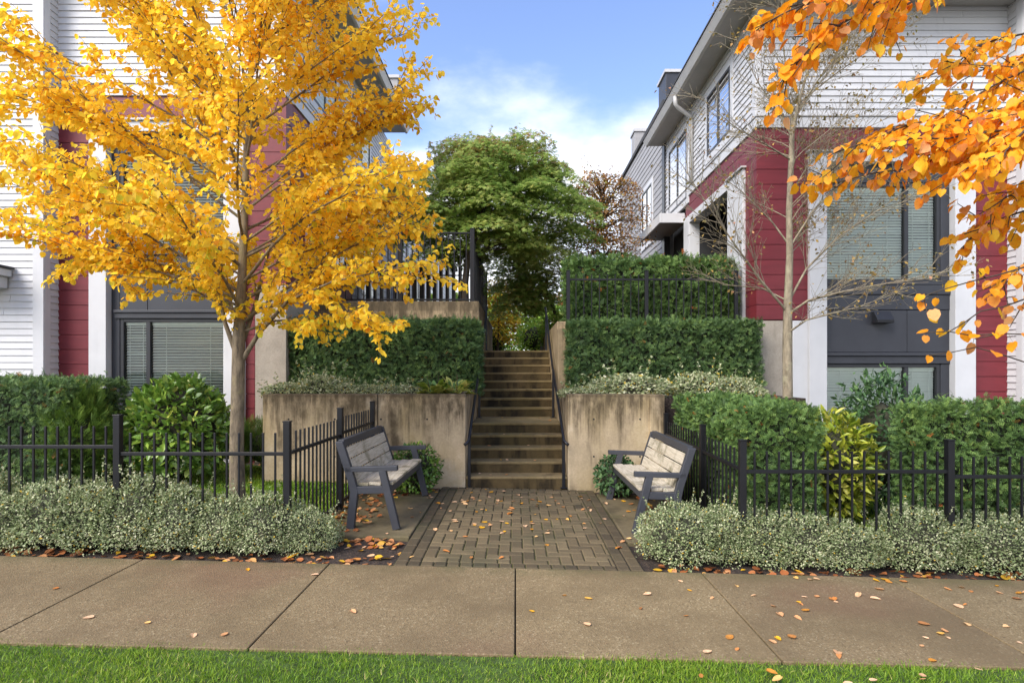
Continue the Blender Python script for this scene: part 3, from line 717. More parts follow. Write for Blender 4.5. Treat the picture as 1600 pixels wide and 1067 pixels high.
# projecting wing
WX = f(1575); WD = 9.30
siding('siding', M['siding'], h, (WX + .19, WD), (16, WD), 0, EZ, .1065, (0, -1)); siding('siding', M['siding'], h, (WX, 9.9), (WX, WD + .12), 0, EZ, .1065, (-1, 0))
MB().box(WX + .002, 16, WD + .002, 9.9, -.3, EZ).build('sheathing', M['siding'], h); MB().box(WX - .02, WX + .19, WD - .022, WD, -.3, EZ).build('corner_board', M['white'], h, .004); MB().box(WX - .022, WX, WD + .001, WD + .12, -.3, EZ).build('corner_board', M['white'], h, .004)
# side wall: porch opening, columns, windows
MB().box(XC - .05, XC + .22, 10.062, 10.8, -.3, 5.02).build('porch_column', M['white'], h, .01); MB().box(XC - .09, XC + .24, 10.02, 10.84, 5.022, 5.055).build('column_cap', M['gutter'], h, .006)
MB().box(XC - .04, XC + .2, 10.845, 13.2, 4.88, 5.055).build('porch_header', M['white'], h, .006)
MB().box(XC - .045, XC + .2, 13.2, 13.62, -.3, 5.05).build('porch_column', M['white'], h, .01)
MB().box(XC + 1.24, XC + 1.29, 11.0, 11.9, 2.2, 4.7).build('porch_door', M['charcoal'], h, .006)
def side_window(y0, y1, z0, z1, x=XC, sg=-1, trim=.14):
    """window in a side wall whose outward normal is (sg,0)"""
    o = lambda a, b: (min(x + sg * a, x + sg * b), max(x + sg * a, x + sg * b))
    fr = MB(); a, b = o(-.02, .035); t = .05
    fr.box(a, b, y0, y0 + t, z0, z1).box(a, b, y1 - t, y1, z0, z1).box(a, b, y0 + t, y1 - t, z0, z0 + t).box(a, b, y0 + t, y1 - t, z1 - t, z1).box(a, b, (y0 + y1) / 2 - .03, (y0 + y1) / 2 + .03, z0 + t, z1 - t)
    w_ = fr.build('window', M['frame_dark'], h, .003)
    a, b = o(.0, .028); tm = MB(); T = trim
    tm.box(a, b, y0 - T, y0 - .001, z0 - T, z1 + T).box(a, b, y1 + .001, y1 + T, z0 - T, z1 + T).box(a, b, y0, y1, z0 - T, z0 - .001).box(a, b, y0, y1, z1 + .001, z1 + T); tm.build('trim', M['white'], w_, .003)
    xx = x + sg * .016
    MB().add([(xx, y0 + t, z0 + t), (xx, y1 - t, z0 + t), (xx, y1 - t, z1 - t), (xx, y0 + t, z1 - t)], [(0, 1, 2, 3)]).build('pane', M['glass'], w_, fix=False)
    bl = MB(); xb_ = x + sg * .0145
    bl.box(min(xb_, xb_ - sg * .03) , max(xb_, xb_ - sg * .03), y0 + t, y1 - t, z0 + t, z1 - t); bl.build('blind', M['slat_closed'], w_)
side_window(10.72, 12.0, 5.92, 7.12); side_window(13.45, 15.0, 5.75 - .25, 7.1)
# canopy over the porch
cp = MB().box(XC - .55, XC + .1, 13.64, 15.9, 5.06, 5.16).build('canopy', M['soffit'], h, .006)
MB().box(XC - .60, XC - .552, 13.60, 15.92, 4.98, 5.2).build('fascia', M['white'], cp, .006); MB().box(XC - .551, XC - .02, 13.60, 13.638, 4.98, 5.2).build('fascia', M['white'], cp, .006)
# eave, gutter, roof, downpipe
ev = MB().box(XC - .42, 16.5, 9.05, 15.6, EZ + .002, EZ + .06).build('soffit', M['soffit'], h)
gt = MB(); gt.v = []; prof = [(-.42, .0), (-.47, .02), (-.53, .12), (-.55, .15), (-.42, .17)]
gt.prism(prof, 9.0, 15.62); gt.v = [(XC + y, x, EZ - .03 + z) for x, y, z in gt.v]
gt.build('gutter', M['gutter'], h, .006)
MB().box(XC - .419, 16.5, 9.0, 9.048, EZ - .05, EZ + .14).build('fascia', M['white'], h, .004)
MB().box(XC - .56, 16.5, 8.98, 15.64, EZ + .142, EZ + .17).build('roof', M['roof'], h)
MB().tube([(XC - .47, 12.75, EZ), (XC - .46, 12.78, EZ - .16), (XC - .40, 12.8, EZ - .22), (XC - .10, 12.95, EZ - .33), (XC - .06, 12.97, EZ - .42), (XC - .06, 12.97, 5.7)], .045, 8).build('downpipe', M['gutter'], h, smooth=True)
MB().box(XC - .05, XC + .1, 15.37, 15.62, 2.0, EZ).build('corner_post', M['frame_dark'], h, .006)

# --- farther grey wing beyond
fh = thing('grey_house', 'grey sided house with parapet roof and chimney behind the white eave', 'house', (3.98, 15.8, 0))
h = fh
q = Vector((-3.98, -15.8, 0))
siding('siding', M['grey_siding'], fh, (-.02, 6.6), (-.02, -.17), 2, 8.62, .17, (-1, 0), .016); MB().box(-.018, 10, -.17, 6.6, 0, 8.62).build('inner_wall', M['grey_siding'], fh)
MB().box(-.09, 10, -.2, 6.66, 8.622, 8.74).build('parapet_cap', M['roof'], fh, .006)
ch = MB().box(.1, .75, 4.4, 5.0, 8.742, 9.75).build('chimney', M['grey_siding'], fh, .01); MB().box(.06, .79, 4.36, 5.04, 9.752, 9.85).build('chimney_cap', M['gutter'], ch)
ch = MB().box(.02, .9, -.1, .7, 8.742, 9.5).build('chimney', M['charcoal'], fh, .01); MB().box(-.02, .94, -.14, .74, 9.502, 9.58).build('chimney_cap', M['gutter'], ch)
side_window(1.25, 2.5, 5.4, 7.0, x=-.03); side_window(1.3, 2.4, 3.0, 4.4, x=-.03)
MB().box(-.5, -.04, 5.6, 6.6, 5.2, 5.32).build('canopy', M['gutter'], fh, .006)

# --- left-hand house (west)
h, f, g, bx_ = house(-1, 'white and red townhouse with open blinds behind the yellow tree', 0, 0, None, None, None)
XC = f(447); EZ = 8.3
body = MB().box(-16, XC - .2, 10.0, 17.5, -.3, EZ).build('inner_wall', M['interior'], h)
bx_('concrete_base', M['base'], 398.5, 447, 800, 446, DB + .0, 10.05)
MB().box(XC - .2, XC - .001, 10.052, 17.4, -.3, g(446)).build('concrete_base', M['base'], h)
rb = MB(); red_boards(rb, f(91), f(143), DB, 9.9, g(800), g(190), .2405); red_boards(rb, f(91), f(447), DB, 9.9, g(190), g(151), .4)
red_boards(rb, f(384), f(398), DB, 9.9, g(800), g(446), .2405); red_boards(rb, f(384), f(447), DB, 9.9, g(445.8), g(190), .2405)
rb.build('red_panel', M['red'], h)
rs = MB(); z = g(445.6)
while z < g(152):
    zz = min(z + .2405, g(151)); rs.box(XC - .2, XC, DB + .304, 13.5, z + .010, zz); rs.box(XC - .2, XC - .03, DB + .307, 13.5, z - .001, z + .0105); z = zz
rs.build('red_panel', M['red'], h)
bx_('bay_trim', M['white'], 143, 170, 800, 208, DB - .07, 9.9); bx_('bay_trim', M['white'], 352, 384, 800, 208, DB - .07, 9.9)
bx_('bay_trim', M['white'], 143, 384, 207.8, 192, DB - .07, 9.9); bx_('bay_cap', M['gutter'], 138, 388, 191.8, 188, DB - .11, 9.88)
C = 'charcoal_panel'
bx_(C, M['charcoal'], 170.2, 351.8, 231, 208.2, DB + .06, 9.9); bx_(C, M['charcoal'], 170.2, 183, 620, 231.4, DB + .06, 9.9)
bx_(C, M['charcoal'], 183.2, 226.6, 484, 398, DB + .06, 9.9); bx_(C, M['charcoal'], 227.2, 351.8, 484, 398, DB + .06, 9.9); bx_(C, M['charcoal'], 183.2, 351.8, 397.6, 384, DB + .03, 9.9)
bx_(C, M['charcoal'], 176, 351.8, 497, 488.6, DB + .035, 9.9); bx_(C, M['charcoal'], 176, 351.8, 488.4, 484.2, DB + .01, 9.9)
bx_(C, M['charcoal'], 170.2, 351.8, 800, 640, DB + .06, 9.9); bx_(C, M['charcoal'], 170.2, 351.8, 639.6, 626, DB + .04, 9.9)
window(h, f(183.4), f(351.6), g(622), g(497.4), f(227), DB + .07, False, R(40)); window(h, f(183.4), f(351.6), g(383.6), g(231.4), f(227), DB + .07, True, R(50))
bx_('trim_band', M['white'], 91, 448, 150.6, 133, DB - .03, 9.9); bx_('trim_cap', M['gutter'], 90, 449.5, 132.7, 130, DB - .05, 9.9)
zs = g(130)
siding('siding', M['siding'], h, (f(91), DB), (XC - .11, DB), zs, EZ, .1065, (0, -1)); MB().box(f(60), XC - .1, DB + .002, 9.9, zs, EZ).build('sheathing', M['siding'], h)
MB().box(XC - .11, XC + .012, DB - .022, DB, zs, EZ).build('corner_board', M['white'], h, .004); MB().box(XC, XC + .022, DB + .001, DB + .13, zs, EZ).build('corner_board', M['white'], h, .004)
MB().box(XC - .2, XC + .03, DB + .302, 17.4, g(150.6), zs - .02).build('trim_band', M['white'], h, .006); MB().box(XC - .2, XC + .05, DB + .302, 17.4, zs - .02, zs).build('trim_cap', M['gutter'], h)
siding('siding', M['siding'], h, (XC, DB + .13), (XC, 17.5), zs, EZ, .1065, (1, 0)); MB().box(XC - .2, XC - .002, DB + .302, 17.5, zs, EZ).build('sheathing', M['siding'], h)
siding('siding', M['grey_siding'], h, (XC, 13.5), (XC, 17.5), g(445.6), g(150.6), .17, (1, 0))
side_window(10.8, 12.2, zs + .3, EZ - .4, x=XC, sg=1); side_window(13.4, 15.0, zs + .3, EZ - .4, x=XC, sg=1); side_window(10.6, 12.9, 3.6, 5.2, x=XC, sg=1); side_window(14.2, 15.6, 3.4, 5.2, x=XC, sg=1)
WX = f(90.5)
siding('siding', M['siding'], h, (-16, WD), (WX - .15, WD), 0, EZ, .1065, (0, -1)); siding('siding', M['siding'], h, (WX, WD + .12), (WX, 9.9), 0, EZ, .1065, (1, 0))
MB().box(-16, WX - .002, WD + .002, 9.9, -.3, EZ).build('sheathing', M['siding'], h); MB().box(WX - .15, WX + .02, WD - .022, WD, -.3, EZ).build('corner_board', M['white'], h, .004); MB().box(WX, WX + .022, WD + .001, WD + .12, -.3, EZ).build('corner_board', M['white'], h, .004)
pr = MB().box(-10.5, X(13, 9.2), 8.7, 9.27, Z(428, 8.95), Z(416, 8.95)).build('porch_cornice', M['white'], h, .01); MB().box(-10.5, X(16.5, 9.2), 8.66, 9.275, Z(415.6, 8.95), Z(412, 8.95)).build('porch_roof', M['roof'], pr); MB().box(-10.5, X(7, 9.2), 8.8, 9.26, Z(447, 8.95), Z(428.4, 8.95)).build('bracket', M['white'], pr, .01)
OV = .62
MB().box(-16.5, XC + OV, 9.1, 16.7, EZ + .002, EZ + .06).build('soffit', M['soffit'], h)
gt = MB(); gt.prism([(y * 1, z) for y, z in ((OV, .0), (OV + .05, .02), (OV + .11, .12), (OV + .13, .15), (OV, .17))], 9.05, 16.72); gt.v = [(XC + y, x, EZ - .03 + z) for x, y, z in gt.v]
gt.build('gutter', M['gutter'], h, .006)
MB().box(-16.5, XC + OV - .001, 9.05, 9.098, EZ - .05, EZ + .14).build('fascia', M['white'], h, .004); MB().box(-16.5, XC + OV + .14, 9.03, 16.74, EZ + .142, EZ + .17).build('roof', M['roof'], h)
ch = MB().box(XC + .15, XC + .62, 15.6, 16.4, EZ + .172, EZ + 1.0).build('chimney', M['grey_siding'], h, .01); MB().box(XC + .11, XC + .66, 15.56, 16.44, EZ + 1.002, EZ + 1.08).build('chimney_cap', M['gutter'], ch)
h = None
fw = thing('grey_house', 'pale sided house seen through the terrace fence behind the maple', 'house', (-3.45, 17.8, 0))
siding('siding', M['siding'], fw, (0, 0), (0, 14), 2, 6.9, .17, (1, 0), .018); MB().box(-9, -.002, 0, 14, 0, 6.9).build('inner_wall', M['siding'], fw)
siding('siding', M['siding'], fw, (-9, 0), (0, 0), 2, 6.9, .17, (0, -1), .018)
for yy in (.9, 4.2, 8.0): MB().box(-.01, .04, yy, yy + .35, 2, 6.9).build('corner_board', M['white'], fw)
for yy in (1.7, 5.2, 9.2):
    w_ = MB().box(-.01, .05, yy, yy + 1.6, 2.6, 4.9).build('window', M['frame_dark'], fw); MB().box(.04, .056, yy + .08, yy + 1.52, 2.7, 4.8).build('pane', M['glass'], w_)
MB().box(-9, .3, -.3, 14.2, 6.902, 7.05).build('roof', M['roof'], fw)

# ------------------------------------------------------------------ hedges
def hedge(label, x0, x1, y0, y1, z0, z1, mtl, dens=1300, size=.075, cat='hedge', group='clipped yew hedges', amp=.035, name='yew_hedge', base=True):
    hd = thing(name, label, cat, ((x0 + x1) / 2, (y0 + y1) / 2, z0), group=group)
    cx, cy = (x0 + x1) / 2, (y0 + y1) / 2; hx, hy, hz = (x1 - x0) / 2, (y1 - y0) / 2, z1 - z0
    P_, N_ = [], []
    def face(n, fn, nrm):
        a = rng.uniform(-1, 1, n); b = rng.uniform(-1, 1, n); p = fn(a, b); P_.append(p); N_.append(np.tile(np.array(nrm, float), (n, 1)))
    A = lambda *s: int(dens * s[0] * s[1])
    face(A(2 * hx, hz), lambda a, b: np.stack([a * hx, -hy + 0 * a, (b + 1) / 2 * hz], 1), (0, -1, 0)); face(A(2 * hx, hz) // 3, lambda a, b: np.stack([a * hx, hy + 0 * a, (b + 1) / 2 * hz], 1), (0, 1, 0))
    face(A(2 * hx, 2 * hy), lambda a, b: np.stack([a * hx, b * hy, hz + 0 * a], 1), (0, 0, 1))
    for s in (-1, 1): face(A(2 * hy, hz), lambda a, b: np.stack([s * hx + 0 * a, a * hy, (b + 1) / 2 * hz], 1), (s, 0, 0))
    p = np.concatenate(P_); n_ = np.concatenate(N_)
    # round the edges
    q = p.copy(); q[:, 2] -= hz / 2; e = np.array([hx, hy, hz / 2]); rr = .09
    inn = np.clip(q, -(e - rr), e - rr); dv = q - inn; L = np.linalg.norm(dv, axis=1, keepdims=True); nn = np.where(L > 1e-5, dv / np.maximum(L, 1e-6), n_)
    q = inn + nn * np.minimum(L, rr); 
    w1 = wob(q + np.array([cx, cy, 0]), 9) * amp + wob(q, 26) * amp * .7; dep = rng.uniform(0, 1, len(q)) ** 2 * .10
    q = q + nn * (w1 - dep)[:, None]; q[:, 2] += hz / 2
    gap = wob(q + np.array([cx, 2 * cy, 0]), 34) + .6 * wob(q, 60); keep = (q[:, 2] > -.02) & (rng.uniform(-1.3, .5, len(q)) < gap + .35); q, nn, dep, w1 = q[keep], nn[keep], dep[keep], w1[keep]
    ns = int(14 * 4 * hx * hy) + int(5 * 2 * hx * hz); sx_ = rng.uniform(-hx, hx, ns); sy_ = rng.uniform(-hy, hy, ns); fr_ = rng.uniform(0, 1, ns) < .3
    sy_ = np.where(fr_, -hy, sy_); sz_ = np.where(fr_, rng.uniform(.1, hz, ns), hz); sl_ = rng.uniform(.03, .11, ns)
    sh = [np.stack([sx_ + rng.normal(0, .004, ns), sy_ - np.where(fr_, k_ / 3 * sl_ * .6, 0), sz_ + k_ / 3 * sl_], 1) for k_ in range(1, 4)]
    q = np.concatenate([q] + sh); nn = np.concatenate([nn] + [np.stack([0 * sx_, np.where(fr_, -.6, 0), np.full(ns, 1.0)], 1)] * 3)
    m = len(q); ax = norm(nn * .45 + rdir(m) * .8 + np.array([0, 0, .3])); nm = norm(nn + rdir(m) * .45 + np.array([0, -.1, .5]))
    t = clamp01(rng.normal(.45, .24, m) + wob(q, 5) * .12 + wob(q, 22) * .12); r_ = rng.uniform(0, 1, m); t[r_ > .994] = 1.0; t = np.where((t > .96) & (r_ <= .994), .9, t)
    leaf_mesh('foliage', q, ax, nm, size * rng.uniform(.6, 1.35, m), t, T_YEW, mtl, hd)
    c = .10; k = 14
    core = MB()
    core.box(-hx + c, hx - c, -hy + c, hy - c, .0, hz - c); core.build('branches', M['yew_core'], hd)
    return hd
hedge('dark clipped yew hedge on the hosta planter in front of the retaining wall', -3.76, X(749, 10.3), 9.68, 10.75, 1.17, 2.39, M['yew'], 1900, .066)
hedge('clipped yew hedge on the planter beside the concrete pier', X(890, 9.2), 3.88, 9.28, 9.70, 1.17, 2.345, M['yew'], 1900, .064)
hedge('leafy hedge growing through the iron fence on the upper terrace', +.93, 3.74, 9.97, 11.2, 2.2, 3.47, M['yew_light'], 1500, .075, amp=.07)
hedge('low yew hedge behind the fence between the bench and the aucuba', 2.08, X(1283, 5.55), 5.5, 7.75, -.06, 1.225, M['yew_light'], 3000, .047, amp=.045)
hedge('low hedge with a few orange sprigs in front of the white framed window', X(1432, 5.6), 6.2, 5.55, 6.0, -.12, 1.24, M['yew_light'], 3000, .047, amp=.045)
hedge('yew hedge at the corner of the lawn beside the small pine', -8.2, X(104, 6.8), 6.75, 7.9, +.1, 1.44, M['yew'], 2400, .05)

# ------------------------------------------------------------------ mounded shrubs
def mound_points(n, rx, ry, rz, bump_=.12, fr=5, low=-.15, lean=0):
    d = rdir(n * 2); d = d[d[:, 2] > low][:n]; r_ = 1 + wob(d * 1.0, fr) * bump_ + rng.normal(0, .03, len(d)); dep = rng.uniform(0, 1, len(d)) ** 1.8 * .35
    p = d * (r_ - dep)[:, None] * np.array([rx, ry, rz]); return p, d
def shrub(name, label, cat, loc, rx, ry, rz, n, size, tmpl, mtl, group=None, up=.35, spread=.8, bump_=.14, low=-.15, base_z=.0, tsd=.22, tmean=.5, shoots=0, wid=None, core=.62):
    s_ = thing(name, label, cat, loc, rnd.uniform(0, 6.28) if group is None or 'variegated' not in group else 0, group)
    p, d = mound_points(n, rx, ry, rz, bump_, low=low); p[:, 2] += base_z
    k = p[:, 2] > .01; p, d = p[k], d[k]; m = len(p)
    if shoots:
        Pn, Dn = [p], [d]
        for _ in range(shoots):
            dd = rdir(1)[0]; dd[2] = abs(dd[2]) * .9 + .25; dd /= np.linalg.norm(dd); L = rnd.uniform(.10, .24); c = dd * np.array([rx, ry, rz]) * .95 + np.array([0, 0, base_z])
            q = int(L / size * 3.2); tt = rng.uniform(0, 1, q)[:, None]; Pn.append(c + (dd * .6 + np.array([0, 0, .6])) * tt * L); Dn.append(norm(rdir(q) + dd))
        p, d = np.concatenate(Pn), np.concatenate(Dn); m = len(p)
    ax = norm(d * .8 + rdir(m) * spread + np.array([0, 0, up])); nm = norm(d * .7 + rdir(m) * .5 + np.array([0, 0, .6]))
    leaf_mesh('foliage', p, ax, nm, size * rng.uniform(.6, 1.3, m), clamp01(rng.normal(tmean, tsd, m) + wob(p, 9) * .1), tmpl, mtl, s_, None if wid is None else wid[:m])
    st = MB()
    for _ in range(9):
        a = rnd.uniform(0, 6.28); e = Vector((math.cos(a) * rx * .6, math.sin(a) * ry * .6, base_z + rz * rnd.uniform(.3, .75))); st.tube([(math.cos(a) * .03, math.sin(a) * .03, -.03), e * .5 + Vector((0, 0, .02)), e], [.008, .006, .003], 4)
    if core:
        b = bmesh.new(); bmesh.ops.create_icosphere(b, subdivisions=2, radius=1)
        for v_ in b.verts: v_.co = Vector((v_.co.x * rx * core, v_.co.y * ry * core, max(.01, v_.co.z * rz * core + base_z)))
        me_ = bpy.data.meshes.new('x'); b.to_mesh(me_); b.free(); st.add([tuple(v_.co) for v_ in me_.vertices], [tuple(pp.vertices) for pp in me_.polygons]); bpy.data.meshes.remove(me_)
    st.build('branches', M['shrub_core'], s_, smooth=True)
    return s_
def eu(label, loc, r=.36, hgt=.55, n=9000, group='variegated shrubs along the sidewalk', sz=.0215, shoots=14, tm=.5):
    return shrub('variegated_shrub', label, 'shrub', loc, r, r * .78, hgt * .62, n, sz, T_OVAL, M['euonymus'], group, .3, .9, .16, -.55, hgt * .4, .24, tm, shoots, core=.70)
protoL = [eu('', (0, 0, 0), .37, .60), eu('', (0, 0, 0), .40, .56), eu('', (0, 0, 0), .34, .63)]
rowL = [(-1.84, 5.04, .72), (-2.14, 4.96, .86), (-2.50, 5.01, .90), (-2.88, 4.96, .98), (-3.22, 5.02, 1.08), (-3.60, 4.97, .98), (-3.97, 5.02, 1.12), (-4.34, 4.98, 1.04), (-4.72, 5.0, 1.14), (-5.1, 5.0, 1.05)]
rowR = [(1.42, 4.97, .98), (1.80, 5.0, .84), (2.12, 5.02, .93), (2.46, 4.98, .97), (2.78, 5.0, .86), (3.08, 5.06, .62), (3.42, 4.99, .95), (3.74, 5.04, .78), (4.08, 4.97, 1.06), (4.5, 5.0, .96), (4.9, 5.0, 1.05)]
used = set(); GL, GR = 'variegated shrubs below the yellow tree fence', 'variegated shrubs below the aucuba fence'
for row, lab, grp in ((rowL, 'grey green variegated shrub in the row under the yellow tree', GL), (rowR, 'grey green variegated shrub in the row before the hedges and aucuba', GR)):
    for i, (x_, y_, s_) in enumerate(row):
        k = rnd.randrange(3); o = protoL[k]
        if k in used: o = copy_tree(o)
        used.add(k)
        o.location = (x_, y_ + rnd.uniform(.05, .11), gz(x_) - .03); o.rotation_euler.z = rnd.choice((0, math.pi)) + rnd.uniform(-.3, .3); o.scale = (s_, s_ * rnd.uniform(.92, 1.04), s_ * rnd.uniform(.84, 1.1) * (.92 if x_ < 0 else .84))
        o['label'] = lab; o['group'] = grp
for o in protoL:
    if not o['label']: 
        o.location = (5.4, 5.0, gz(5.4)); o['label'] = 'grey green variegated shrub in the row before the hedges and aucuba'; o['group'] = GR
eu('small sprawling variegated shrub at the front corner of the bench pad', (-1.72, 5.26, .0), .19, .24, 2200, None, .021, 8)
# ground-cover on the planters
sm = [eu('', (0, 0, 0), .27, .26, 2400, None, .03, 9, .62), eu('', (0, 0, 0), .24, .22, 2000, None, .03, 10, .62)]
spots = [(X(452, 8.3), 8.3, 1.1, 0), (X(505, 8.3), 8.34, 1.25, 0), (X(540, 8.3), 8.26, .8, 0), (X(572, 8.3), 8.33, 1.15, 0), (X(606, 8.3), 8.27, .85, 0), (X(636, 8.3), 8.3, 1.0, 0), (X(477, 8.3), 8.26, .8, 0),
         (X(903, 8.3), 8.3, .85, 1), (X(928, 8.3), 8.27, .7, 1), (X(955, 8.3), 8.34, .95, 1), (X(985, 8.3), 8.36, 1.55, 1), (X(1012, 8.3), 8.3, .8, 1), (X(1090, 8.5), 8.5, 1.4, 1), (X(1120, 8.6), 8.56, .9, 1), (X(1148, 8.6), 8.6, 1, 1), (X(1174, 8.6), 8.6, .75, 1)]
for i, (x_, y_, s_, g_) in enumerate(spots):
    o = sm[i % 2] if i < 2 else copy_tree(sm[i % 2]); o.location = (x_, y_, 1.18); o.scale = (s_ * rnd.uniform(.95, 1.35), s_, s_ * rnd.uniform(.7, 1.15)); o.rotation_euler.z = rnd.choice((0, math.pi)) + rnd.uniform(-.4, .4)
    o['group'] = ('low variegated plants on the hosta planter', 'low variegated plants on the planter by the pier')[g_]
    o['label'] = ('low variegated plant along the edge of the hosta planter', 'low variegated plant along the planter edge by the concrete pier')[g_]
shrub('laurel_shrub', 'rounded glossy green laurel shrub in front of the open blind window', 'shrub', (X(279, 7.7), 7.7, .12), .61, .54, .66, 2600, .115, T_LANCE, M['laurel'], None, .25, .75, .07, -.8, .68, .22, .55, core=.8, wid=np.full(6000, 1.5))
shrub('aucuba_shrub', 'yellow green aucuba shrub with large leaves behind the fence', 'shrub', (X(1302, 6.5), 6.5, -.1), .37, .36, .59, 1400, .12, T_LANCE, M['aucuba'], None, .1, .7, .15, -.9, .60, .25, .6, core=.7)
shrub('nandina_shrub', 'airy dark green shrub between the aucuba and the orange flecked hedge', 'shrub', (X(1378, 6.9), 6.9, -.1), .44, .42, .84, 2600, .085, T_LANCE, M['nandina'], None, .3, .9, .28, -.9, .80, .22, .5, shoots=12, core=.6)
shrub('dwarf_pine', 'small bright green pine beside the corner yew hedge', 'shrub', (X(122, 7.1), 7.1, .12), .36, .32, .62, 1500, .12, T_PINE, M['pine'], None, .6, .6, .18, -.8, .62, core=.6)
shrub('dwarf_pine', 'wispy dark pine sprouting against the white window trim', 'shrub', (X(152, 7.9), 7.9, .12), .17, .17, .52, 320, .11, T_PINE, M['nandina'], None, .6, .6, .3, -.8, .55, core=.3)
for (u_, lab, r_) in ((372, 'low juniper hidden behind the yellow tree trunk', .32), (415, 'low juniper against the foot of the concrete base', .36)):
    shrub('juniper_shrub', lab, 'shrub', (X(u_, 8.6), 8.6, .12), r_, .3, .36, 700, .10, T_PINE, M['pine'], 'junipers behind the lawn', .5, .7, .2, -.6, .33, core=.65)
shrub('boxwood_shrub', 'small leafy shrub between the bench and the jointed planter wall', 'shrub', (X(650, 7.55), 7.52, .0), .30, .26, .34, 1500, .055, T_OVAL, M['laurel'], 'shrubs behind the benches', .2, .8, .14, -.8, .3, .2, .42, core=.75)
shrub('boxwood_shrub', 'small leafy shrub between the bench and the return of the streaked wall', 'shrub', (X(962, 7.5), 7.5, -.03), .27, .25, .27, 1300, .055, T_OVAL, M['nandina'], 'shrubs behind the benches', .2, .8, .14, -.8, .25, .2, .5, core=.75)
def hosta(label, loc, r_, n_):
    s_ = thing('hosta_plant', label, 'plant', loc, rnd.uniform(0, 6), 'hostas on the planter edge'); a = rng.uniform(0, 6.283, n_); el = rng.uniform(.1, 1.1, n_)
    p = np.stack([np.cos(a) * .05, np.sin(a) * .05, np.full(n_, .03) + rng.uniform(0, .08, n_)], 1); ax = np.stack([np.cos(a) * np.cos(el), np.sin(a) * np.cos(el), np.sin(el)], 1)
    p = p + ax * .06; leaf_mesh('leaves', p, ax, norm(np.array([0, 0, 1.]) - ax * .3 + rdir(n_) * .2), r_ * rng.uniform(.7, 1.2, n_), clamp01(rng.normal(.45, .28, n_)), T_LANCE, M['hosta'], s_, np.full(n_, 1.7))
    sz_ = r_ * rng.uniform(.7, 1.2, n_); up_ = norm(np.array([0, 0, 1.]) - ax * .3)
    leaf_mesh('leaf_centre', p + ax * r_ * .06 + up_ * .006, ax, up_, sz_ * .8, clamp01(rng.normal(.5, .25, n_)), T_LANCE, M['laurel'], s_, np.full(n_, 1.35))
    st = MB()
    for _ in range(2):
        x_, y_ = rnd.uniform(-.05, .05), rnd.uniform(-.05, .05); st.tube([(x_, y_, 0), (x_ * 1.6, y_, .16), (x_ * 2.2, y_, rnd.uniform(.28, .36))], [.005, .004, .003], 4)
    st.build('flower_stalk', M['litter_twig'], s_)
hosta('yellow edged hosta with dry flower stalks nearest the middle of the planter', (X(680, 8.2), 8.16, 1.2), .17, 48)
hosta('yellow edged hosta at the corner of the planter beside the handrail', (X(712, 8.2), 8.18, 1.2), .18, 52)

# ------------------------------------------------------------------ trees
# --- yellow katsura
tree = thing('katsura_tree', 'bright yellow autumn tree behind the low iron fence', 'tree', (0, 0, 0))
TD = 6.25; W = Wood()
trunk = [P(371, 815, TD), P(371, 700, TD), P(373, 600, TD), P(375, 530, TD), P(378, 440, TD), P(381, 340, TD), P(385, 240, TD), P(389, 140, TD), P(393, 50, TD), P(395, -40, TD), P(397, -110, TD)]
trunk = [p + Vector((0, rnd.uniform(-.03, .03), 0)) for p in trunk]; trunk[0].z = gz(-3) - .1
W.mb.tube(trunk, [.088, .072, .067, .064, .045, .037, .031, .025, .018, .012, .005], 10, cap=False)
def crown_r(z, right):                               # reach of the crown at a height
    pts = [(1.9, .7), (2.3, 1.7), (2.8, 2.2), (3.5, 2.15), (4.3, 2.0), (5.0, 1.75), (5.6, 1.4), (6.3, .9), (6.9, .3)] if right else [(1.9, .6), (2.5, 1.6), (2.9, 2.35), (3.6, 2.75), (4.6, 2.75), (5.3, 2.3), (5.9, 1.7), (6.5, .9), (7, .3)]
    for (a, b), (c, d) in zip(pts, pts[1:]):
        if a <= z <= c: return b + (d - b) * (z - a) / (c - a)
    return .3
limbs = []
NL = 40
for i in range(NL):
    f_ = (i + .5) / NL; z0 = 2.02 + 4.1 * f_ ** 1.1
    az = i * 2.39996 + rnd.uniform(-.25, .25)
    k = (z0 - trunk[0].z) / (trunk[-1].z - trunk[0].z)
    # point on the trunk at that height
    for a, b in zip(trunk, trunk[1:]):
        if a.z <= z0 <= b.z: o = a.lerp(b, (z0 - a.z) / (b.z - a.z)); break
    hz = Vector((math.cos(az), math.sin(az), 0)); el = R(22 + 26 * f_ + rnd.uniform(-8, 8))
    wr = .5 + .5 * hz.x; R_ = crown_r(z0 + .6, True) * wr + crown_r(z0 + .6, False) * (1 - wr); R_ *= rnd.uniform(.86, 1.10) * (1 - .22 * abs(hz.y)) * .97
    L = R_ / math.cos(el) * .98
    pts = W.path(o, hz * math.cos(el) + Vector((0, 0, math.sin(el) + .25)), L, 8, .05, -.035 + .02 * f_); W.limb(pts, .020 - .010 * f_, .003, 6); limbs.append((pts, L))
